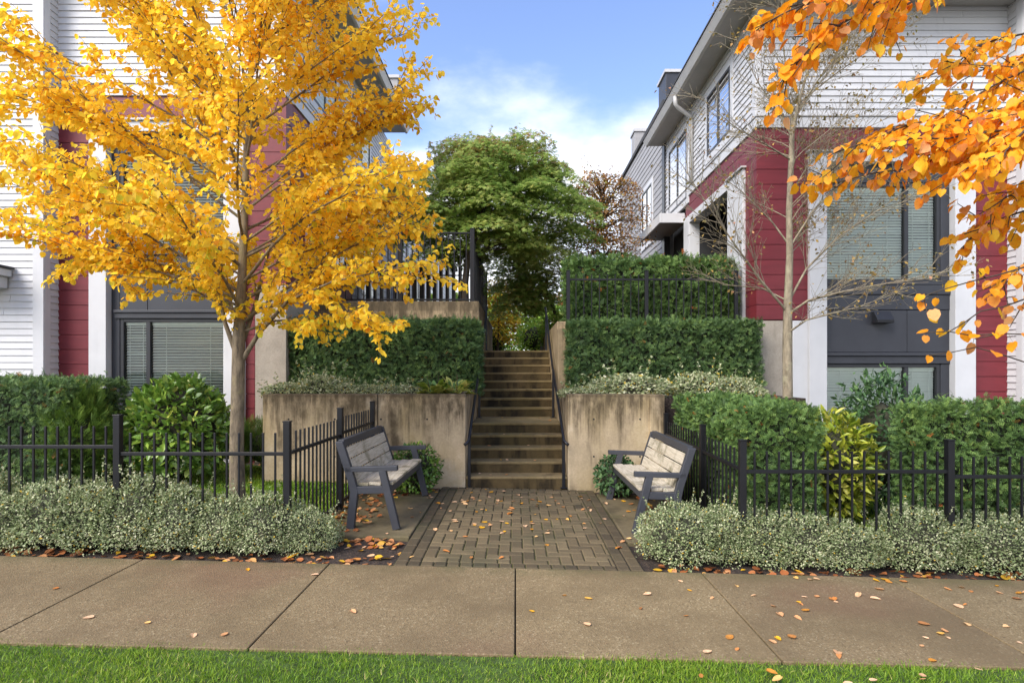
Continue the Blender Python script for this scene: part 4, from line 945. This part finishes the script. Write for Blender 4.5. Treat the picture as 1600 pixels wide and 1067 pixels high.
# the two low forks seen at the foot of the crown
for (uu, vv, dd, z_at, r0) in ((-40, 330, -.2, 470, .024), (-60, 110, .1, 330, .022), (-30, 30, -.3, 260, .02), (-30, 215, .3, 400, .022), (45, 375, -.35, 480, .024), (20, 150, -.5, 300, .018), (95, 405, .15, 490, .02), (-50, 270, .5, 430, .02),
        (680, 428, -.2, 500, .024), (655, 350, .3, 440, .02), (645, 255, -.3, 380, .02), (652, 120, .1, 300, .02), (600, 35, -.2, 200, .018), (612, 505, -.5, 520, .022), (655, 300, .5, 400, .018), (560, -40, .2, 140, .016), (90, -40, .2, 200, .018), (180, -60, -.4, 160, .016), (640, 180, .4, 320, .018)):
    a = P(372 + (560 - z_at) * .045, z_at, TD); e = P(uu, vv, TD + dd); m_ = a.lerp(e, .5) + Vector((0, 0, .10)); pts = [a, a.lerp(m_, .5) + Vector((0, 0, .05)), m_, m_.lerp(e, .5) + Vector((0, 0, .03)), e]
    W.limb(pts, r0 * .7, .003, 6); limbs.append((pts, (e - a).length))
for tgt, r0 in (([P(372, 560, TD), P(352, 505, TD - .1), P(338, 440, TD - .2), P(300, 380, TD - .3), P(200, 310, TD - .4)], .034), ([P(374, 570, TD), P(405, 520, TD - .1), P(450, 470, TD - .3), P(520, 440, TD - .5), P(640, 415, TD - .6)], .034), ([P(376, 545, TD), P(398, 480, TD + .1), P(418, 400, TD + .3), P(450, 300, TD + .5), P(500, 190, TD + .7)], .032)):
    W.limb(tgt, r0 * .85, .004, 7); limbs.append((tgt, 2.3))
_cut = [(p_, l_) for p_, l_ in limbs]
for pts, L in limbs:
    W.leaves_on(pts, .03, .4)
    n_ = int(4 + L * 5.4)
    for k in range(n_):
        f_ = .16 + .82 * (k + rnd.random()) / n_; q, d = W.along(pts, f_); l2 = (.30 + .55 * (1 - f_)) * rnd.uniform(.65, 1.15) * min(1, L / 1.5)
        s1 = W.path(q, W.side(d, rnd.uniform(.35, .75), .10), l2, 4, .07, -.012); W.limb(s1, .005, .0016, 4); W.leaves_on(s1, .019, .12)
        for j in range(int(1 + l2 * 3.2)):
            q2, d2 = W.along(s1, rnd.uniform(.25, .95)); s2 = W.path(q2, W.side(d2, rnd.uniform(.5, 1.0), .0), rnd.uniform(.10, .30), 3, .1, -.03); W.limb(s2, .003, .0015, 3); W.leaves_on(s2, .024, .1)
W.mb.build('trunk', M['bark'], tree, smooth=True, fix=False)
lp, ld = W.arr()
def leaf_cloud(lp, ld, dup, size, tmpl, mtl, parent, tmean, tsd, hang=.55, spread=.9, off=.03, name='crown', stalks=None, wid=None, tfun=None):
    p = np.repeat(lp, dup, 0); d = np.repeat(ld, dup, 0); m = len(p); rd = rdir(m); lat = norm(rd - d * np.sum(rd * d, 1)[:, None])
    ax = norm(lat * spread + d * .45 + np.array([0, 0, -hang]) + rng.normal(0, .2, (m, 3))); p0 = p; o_ = off * rng.uniform(.3, 1.2, m); p = p + (lat + np.array([0, 0, -.25])) * o_[:, None]
    if stalks: leaf_mesh('leaf_stalk', p0, p - p0, rdir(m), np.linalg.norm(p - p0, axis=1) * 1.05, np.full(m, .5), (np.array([(0, .03, 0), (0, -.03, 0), (1, -.02, 0), (1, .02, 0)]), [(0, 1, 2, 3)]), stalks, parent)
    nm = norm(np.array([0, -.25, .8]) + rdir(m) * .75); t = rng.normal(tmean, tsd, m) + wob(p, 2.2) * .12
    if tfun is not None: t = tfun(p, t)
    return leaf_mesh(name, p, ax, nm, size * rng.uniform(.65, 1.25, m), clamp01(t), tmpl, mtl, parent, wid)
print('yellow leaf points', len(lp))
def tf_y(p, t):                                     # greener leaves low down inside, a few russet ones
    r_ = rng.uniform(0, 1, len(p)); t = np.clip(t, .12, .93); t[r_ > .985] = .98; low = (p[:, 2] < 3.3) & (r_ < .07); t[low] = .03; return t
leaf_cloud(lp, ld, 1, .052, T_ROUND, M['leaf_yellow'], tree, .5, .2, tfun=tf_y, hang=.9)

# --- bare tree
tree = thing('bare_tree', 'nearly bare tree with a few dry leaves before the red corner', 'tree', (0, 0, 0)); BD = 8.35; W = Wood()
trunk = [P(1232, 780, BD), P(1231, 612, BD), P(1230, 540, BD), P(1231, 480, BD), P(1234, 400, BD), P(1233, 330, BD), P(1236, 260, BD), P(1238, 205, BD), P(1246, 170, BD), P(1262, 110, BD), P(1290, 40, BD + .1), P(1310, -60, BD + .2)]
trunk[0].z = -.1
W.mb.tube(trunk, [.08, .068, .063, .059, .047, .043, .039, .034, .022, .017, .012, .005], 9, cap=False)
L0 = [([P(1231, 488, BD), P(1190, 440, BD - .2), P(1150, 385, BD - .4), P(1105, 320, BD - .6), P(1070, 265, BD - .7)], .028), ([P(1233, 490, BD), P(1262, 470, BD - .2), P(1320, 455, BD - .4), P(1400, 440, BD - .5), P(1480, 425, BD - .6)], .028),
      ([P(1233, 470, BD), P(1260, 420, BD), P(1310, 370, BD - .1), P(1370, 330, BD - .2), P(1450, 275, BD - .2)], .027), ([P(1231, 380, BD), P(1205, 345, BD + .1), P(1160, 300, BD + .2), P(1120, 270, BD + .2)], .022),
      ([P(1235, 385, BD), P(1270, 330, BD - .1), P(1320, 280, BD - .1), P(1390, 225, BD)], .022), ([P(1238, 215, BD), P(1215, 175, BD), P(1185, 130, BD - .1), P(1150, 60, BD - .2)], .022), ([P(1237, 300, BD), P(1262, 260, BD + .2), P(1300, 225, BD + .3), P(1430, 165, BD + .4)], .018),
      ([P(1239, 205, BD), P(1232, 150, BD), P(1225, 80, BD), P(1222, 10, BD), P(1220, -70, BD)], .022), ([P(1244, 180, BD), P(1275, 130, BD - .1), P(1330, 60, BD - .2), P(1390, -20, BD - .2)], .022), ([P(1250, 160, BD), P(1300, 120, BD), P(1370, 70, BD), P(1440, 30, BD + .1)], .018),
      ([P(1231, 520, BD), P(1260, 500, BD - .3), P(1340, 480, BD - .5), P(1410, 455, BD - .6)], .022), ([P(1230, 470, BD), P(1190, 450, BD + .1), P(1130, 445, BD + .1), P(1085, 420, BD + .2)], .020), ([P(1236, 250, BD), P(1195, 225, BD - .2), P(1150, 200, BD - .4), P(1090, 150, BD - .5)], .02)]
for i in range(26):
    f_ = rnd.uniform(.3, .95); q, d = W.along(trunk, f_); az = rnd.uniform(0, 6.28); L0.append((W.path(q, Vector((math.cos(az) * .8, math.sin(az) * .9, .75)), rnd.uniform(.7, 1.5), 6, .08, .0), .011))
def fine(pts, r0, lev):
    W.limb(pts, r0, max(.0022, r0 * .18), 5 if lev == 0 else 3); tot = sum((b - a).length for a, b in zip(pts, pts[1:]))
    if lev == 2: 
        if rnd.random() < .7: W.leaves_on(pts, .15, .3, .8)
        return
    n_ = int(tot * (10 if lev == 0 else 9)) + 2
    for k in range(n_):
        f_ = .18 + .82 * (k + rnd.random()) / n_; q, d = W.along(pts, min(f_, .99)); L = (tot * .42 if lev == 0 else tot * .48) * (1.15 - .6 * f_) * rnd.uniform(.6, 1.2)
        fine(W.path(q, W.side(d, rnd.uniform(.4, .85), .16), max(.08, min(L, .85)), 4, .08, .02), max(.0026, r0 * .32), lev + 1)
for pts, r0 in L0: fine(pts, r0 * .72, 0)
W.mb.build('trunk', M['bark_pale'], tree, smooth=True, fix=False); lp, ld = W.arr()
k = rng.uniform(0, 1, len(lp)) < np.where(lp[:, 0] < 3.6, .42, .75); lp, ld = lp[k], ld[k]; print('bare', len(lp))
leaf_cloud(lp, ld, 1, .054, T_OVAL, M['leaf_bare'], tree, .45, .25, hang=.8)

# --- orange katsura overhanging from beside the camera
tree = thing('katsura_tree', 'orange autumn tree whose branches hang in from beyond the frame', 'tree', (0, 0, 0)); W = Wood()
tb = Vector((3.75, 2.75, gz(3.75) - .1)); tr_ = [tb, tb + Vector((0, 0, 1.0)), tb + Vector((-.02, .02, 2.0)), tb + Vector((.02, .0, 3.2)), tb + Vector((.05, 0, 4.6)), tb + Vector((.05, 0, 6.2))]
W.mb.tube(tr_, [.11, .095, .09, .07, .045, .008], 10, cap=False)
def spray(pl, dens=1.0, r0=.010, sub=11, l2=.25, leafstep=.021):
    pts = [P(*q) for q in pl]; s = tr_[1].lerp(tr_[3], .25 + .5 * rnd.random()); s.z = max(1.5, min(4, pts[0].z - .25)); s = Vector((tb.x, tb.y, s.z))
    full = [s, s.lerp(pts[0], .5) + Vector((0, 0, .05))] + pts; sm_ = []
    for a, b in zip(full, full[1:]):
        for t_ in (0, .5): sm_.append(a.lerp(b, t_) + Vector((rnd.gauss(0, .006), rnd.gauss(0, .01), rnd.gauss(0, .006))))
    sm_.append(full[-1]); W.limb(sm_, r0, .0022, 6); vis = sm_[3:]; W.leaves_on(vis, leafstep, .3)
    tot = sum((b - a).length for a, b in zip(vis, vis[1:])); n_ = int(tot * sub * dens)
    for k in range(n_):
        f_ = .12 + .86 * (k + rnd.random()) / n_; q, d = W.along(vis, f_); s1 = W.path(q, W.side(d, rnd.uniform(.4, .9), -.08), l2 * rnd.uniform(.5, 1.3) * (1.2 - .6 * f_), 3, .08, -.03); W.limb(s1, .0034, .0016, 4); W.leaves_on(s1, leafstep, .1)
spray([(1520, -100, 2.6), (1420, -30, 2.6), (1330, 25, 2.55), (1270, 70, 2.5), (1215, 135, 2.5)], 1.3)
spray([(1500, -90, 2.5), (1380, -40, 2.5), (1290, 0, 2.45), (1180, 45, 2.45)], 1.4); spray([(1550, -90, 2.8), (1470, -30, 2.8), (1400, 20, 2.75), (1390, 55, 2.75)], .9, l2=.15)
spray([(1680, 20, 3.0), (1600, 50, 3.0), (1530, 75, 3.0), (1450, 120, 3.0)], 1.0); spray([(1680, 70, 2.8), (1600, 110, 2.8), (1540, 140, 2.8), (1495, 185, 2.8)], 1.2)
spray([(1680, 150, 2.7), (1590, 165, 2.65), (1500, 185, 2.6), (1400, 200, 2.6), (1315, 235, 2.6)], 1.2); spray([(1690, 180, 2.55), (1590, 200, 2.5), (1480, 215, 2.5), (1370, 225, 2.5)], 1.3)
spray([(1690, 210, 2.9), (1590, 225, 2.85), (1480, 250, 2.85), (1360, 275, 2.8), (1270, 288, 2.8)], 1.0, l2=.2); spray([(1690, 150, 2.45), (1620, 190, 2.4), (1560, 240, 2.4), (1500, 270, 2.4)], 1.4)
spray([(1690, 100, 2.6), (1620, 150, 2.6), (1560, 175, 2.6), (1500, 200, 2.6)], 1.4); spray([(1680, 300, 2.9), (1600, 330, 2.9), (1540, 350, 2.9), (1500, 390, 2.9)], .9, l2=.18)
spray([(1690, 380, 2.5), (1600, 420, 2.5), (1520, 440, 2.5), (1435, 465, 2.5)], .55, .006, 7, .16, .07); spray([(1690, 440, 2.6), (1600, 470, 2.6), (1530, 490, 2.6), (1480, 520, 2.6)], .45, .006, 7, .16, .08)
spray([(1690, 500, 2.6), (1600, 520, 2.6), (1520, 525, 2.6), (1445, 520, 2.6)], .4, .005, 6, .14, .11); spray([(1690, 570, 2.6), (1600, 565, 2.6), (1520, 545, 2.6), (1450, 555, 2.6)], .3, .004, 4, .12, .2); spray([(1690, 60, 2.9), (1620, 90, 2.9), (1570, 110, 2.9), (1470, 95, 2.9)], 1.2); spray([(1690, 260, 2.8), (1620, 290, 2.8), (1570, 310, 2.75), (1520, 340, 2.75)], 1.2, l2=.2); spray([(1690, 360, 2.6), (1640, 400, 2.6), (1590, 420, 2.6), (1545, 450, 2.6)], .8, .006, 9, .16, .03); spray([(1690, 230, 2.6), (1610, 215, 2.6), (1540, 230, 2.55), (1440, 245, 2.55)], 1.3); spray([(1690, 340, 2.7), (1630, 380, 2.7), (1580, 430, 2.7), (1540, 470, 2.7)], .8, .006, 8, .15, .07)
W.mb.build('trunk', M['bark_dark'], tree, smooth=True, fix=False); lp, ld = W.arr(); print('orange', len(lp))
leaf_cloud(lp, ld, 1, .043, T_ROUND, M['leaf_orange'], tree, .36, .24, hang=.95, spread=.6, stalks=M['litter_twig'])

# --- Japanese maple over the terrace
def layered(name, label, cat, base, trunk, mtl, bark, rx, ry, z0, z1, nl, npl, size, tmpl, tm, ts, tfun=None, rtrunk=.075, group=None, r2=.45, hang=.25, step=0, flat=.06, sprigs=0):
    t = thing(name, label, cat, (0, 0, 0), group=group); W = Wood(); pts = [Vector(p) for p in trunk]
    W.mb.tube(pts, [rtrunk * (1 - .75 * i / (len(pts) - 1)) for i in range(len(pts))], 8, cap=False); P_, D_ = [], []; top = pts[-1]; cx, cy = base
    for i in range(nl):
        f_ = (i + rnd.random()) / nl; z = z0 + (z1 - z0) * f_; z = (round(z / step) * step + rnd.gauss(0, .05)) if step else z; rr = math.sqrt(max(.05, 1 - (1.75 * f_ - .72) ** 2 * .9)); az = i * 2.4 + rnd.uniform(-.3, .3); q = rnd.uniform(.25, .95) * rr
        c = Vector((cx + math.cos(az) * rx * q, cy + math.sin(az) * ry * q, z)); s = pts[max(1, min(len(pts) - 1, int(len(pts) * (.4 + .5 * f_))))]
        W.limb([s, s.lerp(c, .5) + Vector((0, 0, .12)), c], .022, .006, 5)
        a = rng.uniform(0, 6.283, npl); r_ = np.sqrt(rng.uniform(0, 1, npl)) * r2 * rnd.uniform(.75, 1.25); h_ = -(r_ / r2) ** 2 * (.22 if not step else .30) + rng.normal(0, flat, npl)
        p = np.stack([c.x + np.cos(a) * r_ * 1.15, c.y + np.sin(a) * r_ * 1.15, c.z + h_], 1); P_.append(p); D_.append(np.stack([np.cos(a), np.sin(a), -.2 + 0 * a], 1))
        for _ in range(6):
            aa = rnd.uniform(0, 6.28); e = c + Vector((math.cos(aa) * r2 * .85, math.sin(aa) * r2 * .85, -.12)); W.limb([c, c.lerp(e, .5) + Vector((0, 0, .05)), e], .005, .002, 3)
    allp = np.concatenate(P_)
    for _ in range(sprigs):                           # fine shoots that break the outline
        o = allp[rng.integers(len(allp))]; 
        if o[2] < z0 + (z1 - z0) * .35: continue
        e = Vector(o) + Vector((rnd.gauss(0, .14), rnd.gauss(0, .1), rnd.uniform(.12, .42))); sp_ = [Vector(o), Vector(o).lerp(e, .55) + Vector((rnd.gauss(0, .03), 0, 0)), e]; W.limb(sp_, .004, .0015, 3)
        k_ = 14; tt_ = rng.uniform(.1, 1.05, k_)[:, None]; P_.append(np.array(o) * (1 - tt_) + np.array(tuple(e)) * tt_ + rng.normal(0, .025, (k_, 3))); D_.append(rdir(k_))
    W.mb.build('trunk', bark, t, smooth=True, fix=False); p = np.concatenate(P_); d = np.concatenate(D_); m = len(p)
    ax = norm(d * .8 + rdir(m) * .6 + np.array([0, 0, -hang])); nm = norm(np.array([0, -.2, 1.]) + rdir(m) * .5); tt = rng.normal(tm, ts, m) + wob(p, 2.0) * .15
    if tfun: tt = tfun(p, tt)
    leaf_mesh('crown', p, ax, nm, size * rng.uniform(.7, 1.3, m), clamp01(tt), tmpl, mtl, t); return t
def tf_m(p, t):
    t = np.clip(t, 0, .86); r_ = rng.uniform(0, 1, len(p)); u = U0 + p[:, 0] * F / p[:, 1]; hi = p[:, 2] > 5.9
    t = np.where(hi & (r_ < .28), .97, t); return t
layered('maple_tree', 'feathery green maple spreading over the terrace and stairs', 'tree', (-.58, 12.9), [(-1.05, 12.3, ZL - .1), (-1.06, 12.3, 3.4), (-1.0, 12.4, 4.0), (-.8, 12.6, 4.7), (-.6, 12.8, 5.3), (-.55, 12.9, 5.9)], M['leaf_maple'], M['bark_dark'], 2.3, 1.6, 4.3, 6.58, 118, 420, .078, T_PALM, .55, .2, tf_m, .085, r2=.54, step=.36, flat=.035, sprigs=170)
layered('maple_tree', 'green maple hanging low over the far path', 'tree', (.35, 15.2), [(1.1, 15.4, 2.1), (1.05, 15.4, 3.0), (.8, 15.3, 3.6), (.5, 15.2, 4.2), (.4, 15.2, 4.6)], M['leaf_maple'], M['bark_dark'], 1.0, .8, 3.15, 5.0, 40, 260, .085, T_PALM, .62, .2, None, .06, r2=.48)
layered('smoke_tree', 'thin rust coloured tree beside the grey parapet house', 'tree', (2.15, 15.0), [(2.2 + .06 * math.sin(k * 1.7), 14.95 + .05 * math.cos(k * 2.3), 2.1 + k * .3) for k in range(15)], M['leaf_rust'], M['bark_dark'], 1.35, .8, 3.4, 6.6, 120, 115, .065, T_OVAL, .5, .28, None, .035, r2=.36, sprigs=120)
layered('maple_tree', 'yellowing small tree glimpsed past the terrace fence', 'tree', (-.45, 19), [(-.6, 19, 2), (-.55, 19, 3), (-.5, 19, 3.8)], M['leaf_gold'], M['bark_dark'], .85, .8, 2.7, 4.6, 22, 200, .09, T_OVAL, .5, .25, None, .05, r2=.42)
for (u_, d_, rx_, z_, lab, mt_) in ((835, 17.5, .55, 1.0, 'lime green shrub at the far end of the path', 'leaf_lime'), (775, 20, .5, 1.1, 'dark green shrub closing the path beyond the gold tree', 'leaf_far'), (868, 15, .4, .9, 'green shrub behind the top of the handrail', 'leaf_lime')):
    shrub('path_shrub', lab, 'shrub', (X(u_, d_), d_, ZT - .03), rx_, rx_, z_ * .6, 1500, .085, T_OVAL, M[mt_], 'shrubs along the far path', .2, .8, .2, -.9, z_ * .55, .25, .5, core=.6)
bt_ = [(-9, 38, 6.5, 'leaf_far'), (-4, 34, 6.2, 'leaf_far'), (-1.5, 40, 6.8, 'leaf_lime'), (1.4, 33, 5.4, 'leaf_lime'), (3.8, 37, 6.6, 'leaf_rust'), (6.5, 35, 6, 'leaf_far')]
labs = ['green tree far behind the white and red house', 'broad green tree beyond the terrace fence', 'dark green tree beyond the end of the path', 'pale green tree closing the view along the path', 'russet tree far beyond the smoke tree', 'green tree hidden behind the grey parapet house']
for (x_, y_, zt_, mt_), lab in zip(bt_, labs):
    layered('background_tree', lab, 'tree', (x_, y_), [(x_, y_, 1.9), (x_, y_, 3), (x_, y_, 4.5)], M[mt_], M['bark_dark'], 1.9, 1.6, 2.9, zt_, 34, 170, .2, T_OVAL, .45, .25, None, .12, group='trees far behind the houses', r2=.85)

# ------------------------------------------------------------------ grass and leaf litter
def grass(name, label, x0, x1, y0, y1, n_, hgt, zoff, wd=1.0):
    p = np.stack([rng.uniform(x0, x1, n_), rng.uniform(y0, y1, n_), np.zeros(n_)], 1)
    dens = wob(p * np.array([1, 1.6, 1]), 2.4); k = rng.uniform(-1.6, 1, n_) < dens * .8 + .35; p = p[k]; m = len(p)
    edge = rng.normal(0, .02, m); p[:, 1] += edge * (p[:, 1] > y1 - .1); p[:, 2] = gz(p[:, 0]) + zoff
    ax = norm(np.array([0, 0, 1.]) + rng.normal(0, .5, (m, 3)) * np.array([1, 1, .2])); nm = norm(rdir(m) * np.array([1, 1, .2]) + 1e-3)
    o = leaf_mesh(name, p, ax, nm, hgt * rng.uniform(.5, 1.35, m) * (1 + .25 * wob(p, 3)), clamp01(rng.normal(.45, .22, m) + wob(p, 2.6) * .16), T_BLADE, M['grass'], None, np.full(m, wd))
    return tag(o, label, 'grass', None, 'stuff')
grass('grass', 'short green verge grass along the sidewalk edge', -3.6, 3.8, 2.35, 3.29, 100000, .034, -.022, 1.2)
sheet('lawn', M['turf'], -8, -1.98, 6.35, 9.2, -.008, 30, 10, .004); sheet('lawn', M['turf'], X(1245, 6.6), 8, 6.0, 8.2, -.008, 30, 10, .004)
grass('lawn_grass', 'bright lawn grass behind the iron fence', -6.4, -2.0, 6.4, 9.1, 60000, .05, -.012, 2.0)
grass('lawn_grass', 'bright lawn grass glimpsed below the aucuba', X(1245, 6.6), 6.0, 5.9, 7.9, 22000, .05, -.012, 2.0)
def litter(name, label, regs, size):
    P_ = []
    for (x0, x1, y0, y1, n_, z_) in regs: P_.append(np.stack([rng.uniform(x0, x1, n_), rng.uniform(y0, y1, n_), np.full(n_, z_)], 1))
    p = np.concatenate(P_); m = len(p); p[:, 2] += gz(p[:, 0]) + rng.uniform(.0, .015, m); a = rng.uniform(0, 6.28, m); ax = np.stack([np.cos(a), np.sin(a), rng.normal(0, .25, m)], 1)
    tag(leaf_mesh(name, p, ax, norm(np.array([0, 0, 1.]) + rdir(m) * .35), size * rng.uniform(.5, 1.2, m), clamp01(rng.normal(.5, .28, m)), T_ROUND, M['litter'], None), label, 'leaves', None, 'stuff')
litter('leaf_litter', 'brown and orange leaf litter lying under the shrubs and benches', [(-5, -1.1, 4.72, 4.95, 150, -.03), (-1.75, -1.05, 5.2, 5.5, 80, -.028), (1.1, 5, 4.72, 4.9, 120, -.03), (-1.95, -1.45, 5.6, 7.4, 130, .008), (-1.4, -1.0, 7.2, 7.8, 40, -.0), (1.5, 2.0, 6.2, 7.5, 60, .008), (-6, -3.5, 9.1, 9.5, 60, -.03), (2.2, 6, 4.95, 5.5, 60, -.03)], .06)

# fallen leaves one can count
protos = []
for k in range(5):
    tv, tf = T_ROUND; tv = tv.copy(); curl = rnd.uniform(-.1, .5); fold = rnd.uniform(.1, .45)
    tv[:, 2] = curl * (tv[:, 0] - .5) ** 2 + fold * np.abs(tv[:, 1]) - .01 * tv[:, 0]; tv[:, 0] -= .5
    tv[:, 2] -= tv[:, 2].min(); me = bpy.data.meshes.new('fallen_leaf'); me.from_pydata([tuple(q) for q in tv], [], tf); me.materials.append(M['fallen']); protos.append(me)
def fall(n_, x0, x1, y0, y1, zf, label, group, size=.062, biasx=None, biasy=None):
    for _ in range(n_):
        a, b = rnd.random(), rnd.random()
        if biasx: a = a ** biasx
        if biasy: b = b ** biasy
        x_, y_ = x0 + (x1 - x0) * a, y0 + (y1 - y0) * b; o = bpy.data.objects.new('fallen_leaf', rnd.choice(protos)); COL.objects.link(o); s_ = size * rnd.uniform(.55, 1.15)
        o.location = (x_, y_, zf(x_, y_)); o.rotation_euler = (rnd.gauss(0, .12), rnd.gauss(0, .12), rnd.uniform(0, 6.28)); o.scale = (s_, s_ * rnd.uniform(.6, 1), s_); tag(o, label, 'leaf', group)
zs_ = lambda x, y: gz(x) + .003
fall(74, 1.0, 3.9, 3.3, 4.66, zs_, 'fallen leaf on the sidewalk slabs beneath the orange branches', 'fallen leaves below the orange branches', .055, .75, 1.1)
fall(16, -3.8, 1.0, 3.32, 4.65, zs_, 'stray fallen leaf on the open sidewalk in front of the patio', 'stray leaves on the open sidewalk', .05)
fall(92, PX0 + .02, PX1 - .02, PY0 + .05, PY1 - .05, lambda x, y: gz(x) + .004, 'small fallen leaf on the brick patio between the benches', 'fallen leaves on the brick patio', .056, None, .8)
fall(24, -1.95, -1.0, 5.5, 7.5, lambda x, y: gz(x) + .009, 'fallen leaf on the concrete pad under the bench by the yellow tree', 'fallen leaves on the pad below the yellow tree')
fall(14, 1.06, 1.6, 5.5, 7.5, lambda x, y: gz(x) + .009, 'fallen leaf on the concrete pad under the bench by the yew hedge', 'fallen leaves on the pad below the yew hedge')
fall(26, .6, 3.4, 2.75, 3.26, lambda x, y: gz(x) + .015, 'fallen leaf caught in the verge grass', 'fallen leaves in the verge grass', .064, .6)
fall(20, -2.0, -.95, 4.74, 5.42, lambda x, y: gz(x) - .022, 'fallen leaf on the bare soil before the bench pad', 'fallen leaves on the bare soil')
for (y0, y1, z_) in step_y[:5]:
    fall(3, -.5, .55, y0 + .02, y1 - .04, lambda x, y, z_=z_: z_ + .003, 'small fallen leaf on a lower stair tread', 'fallen leaves on the stairs', .05)
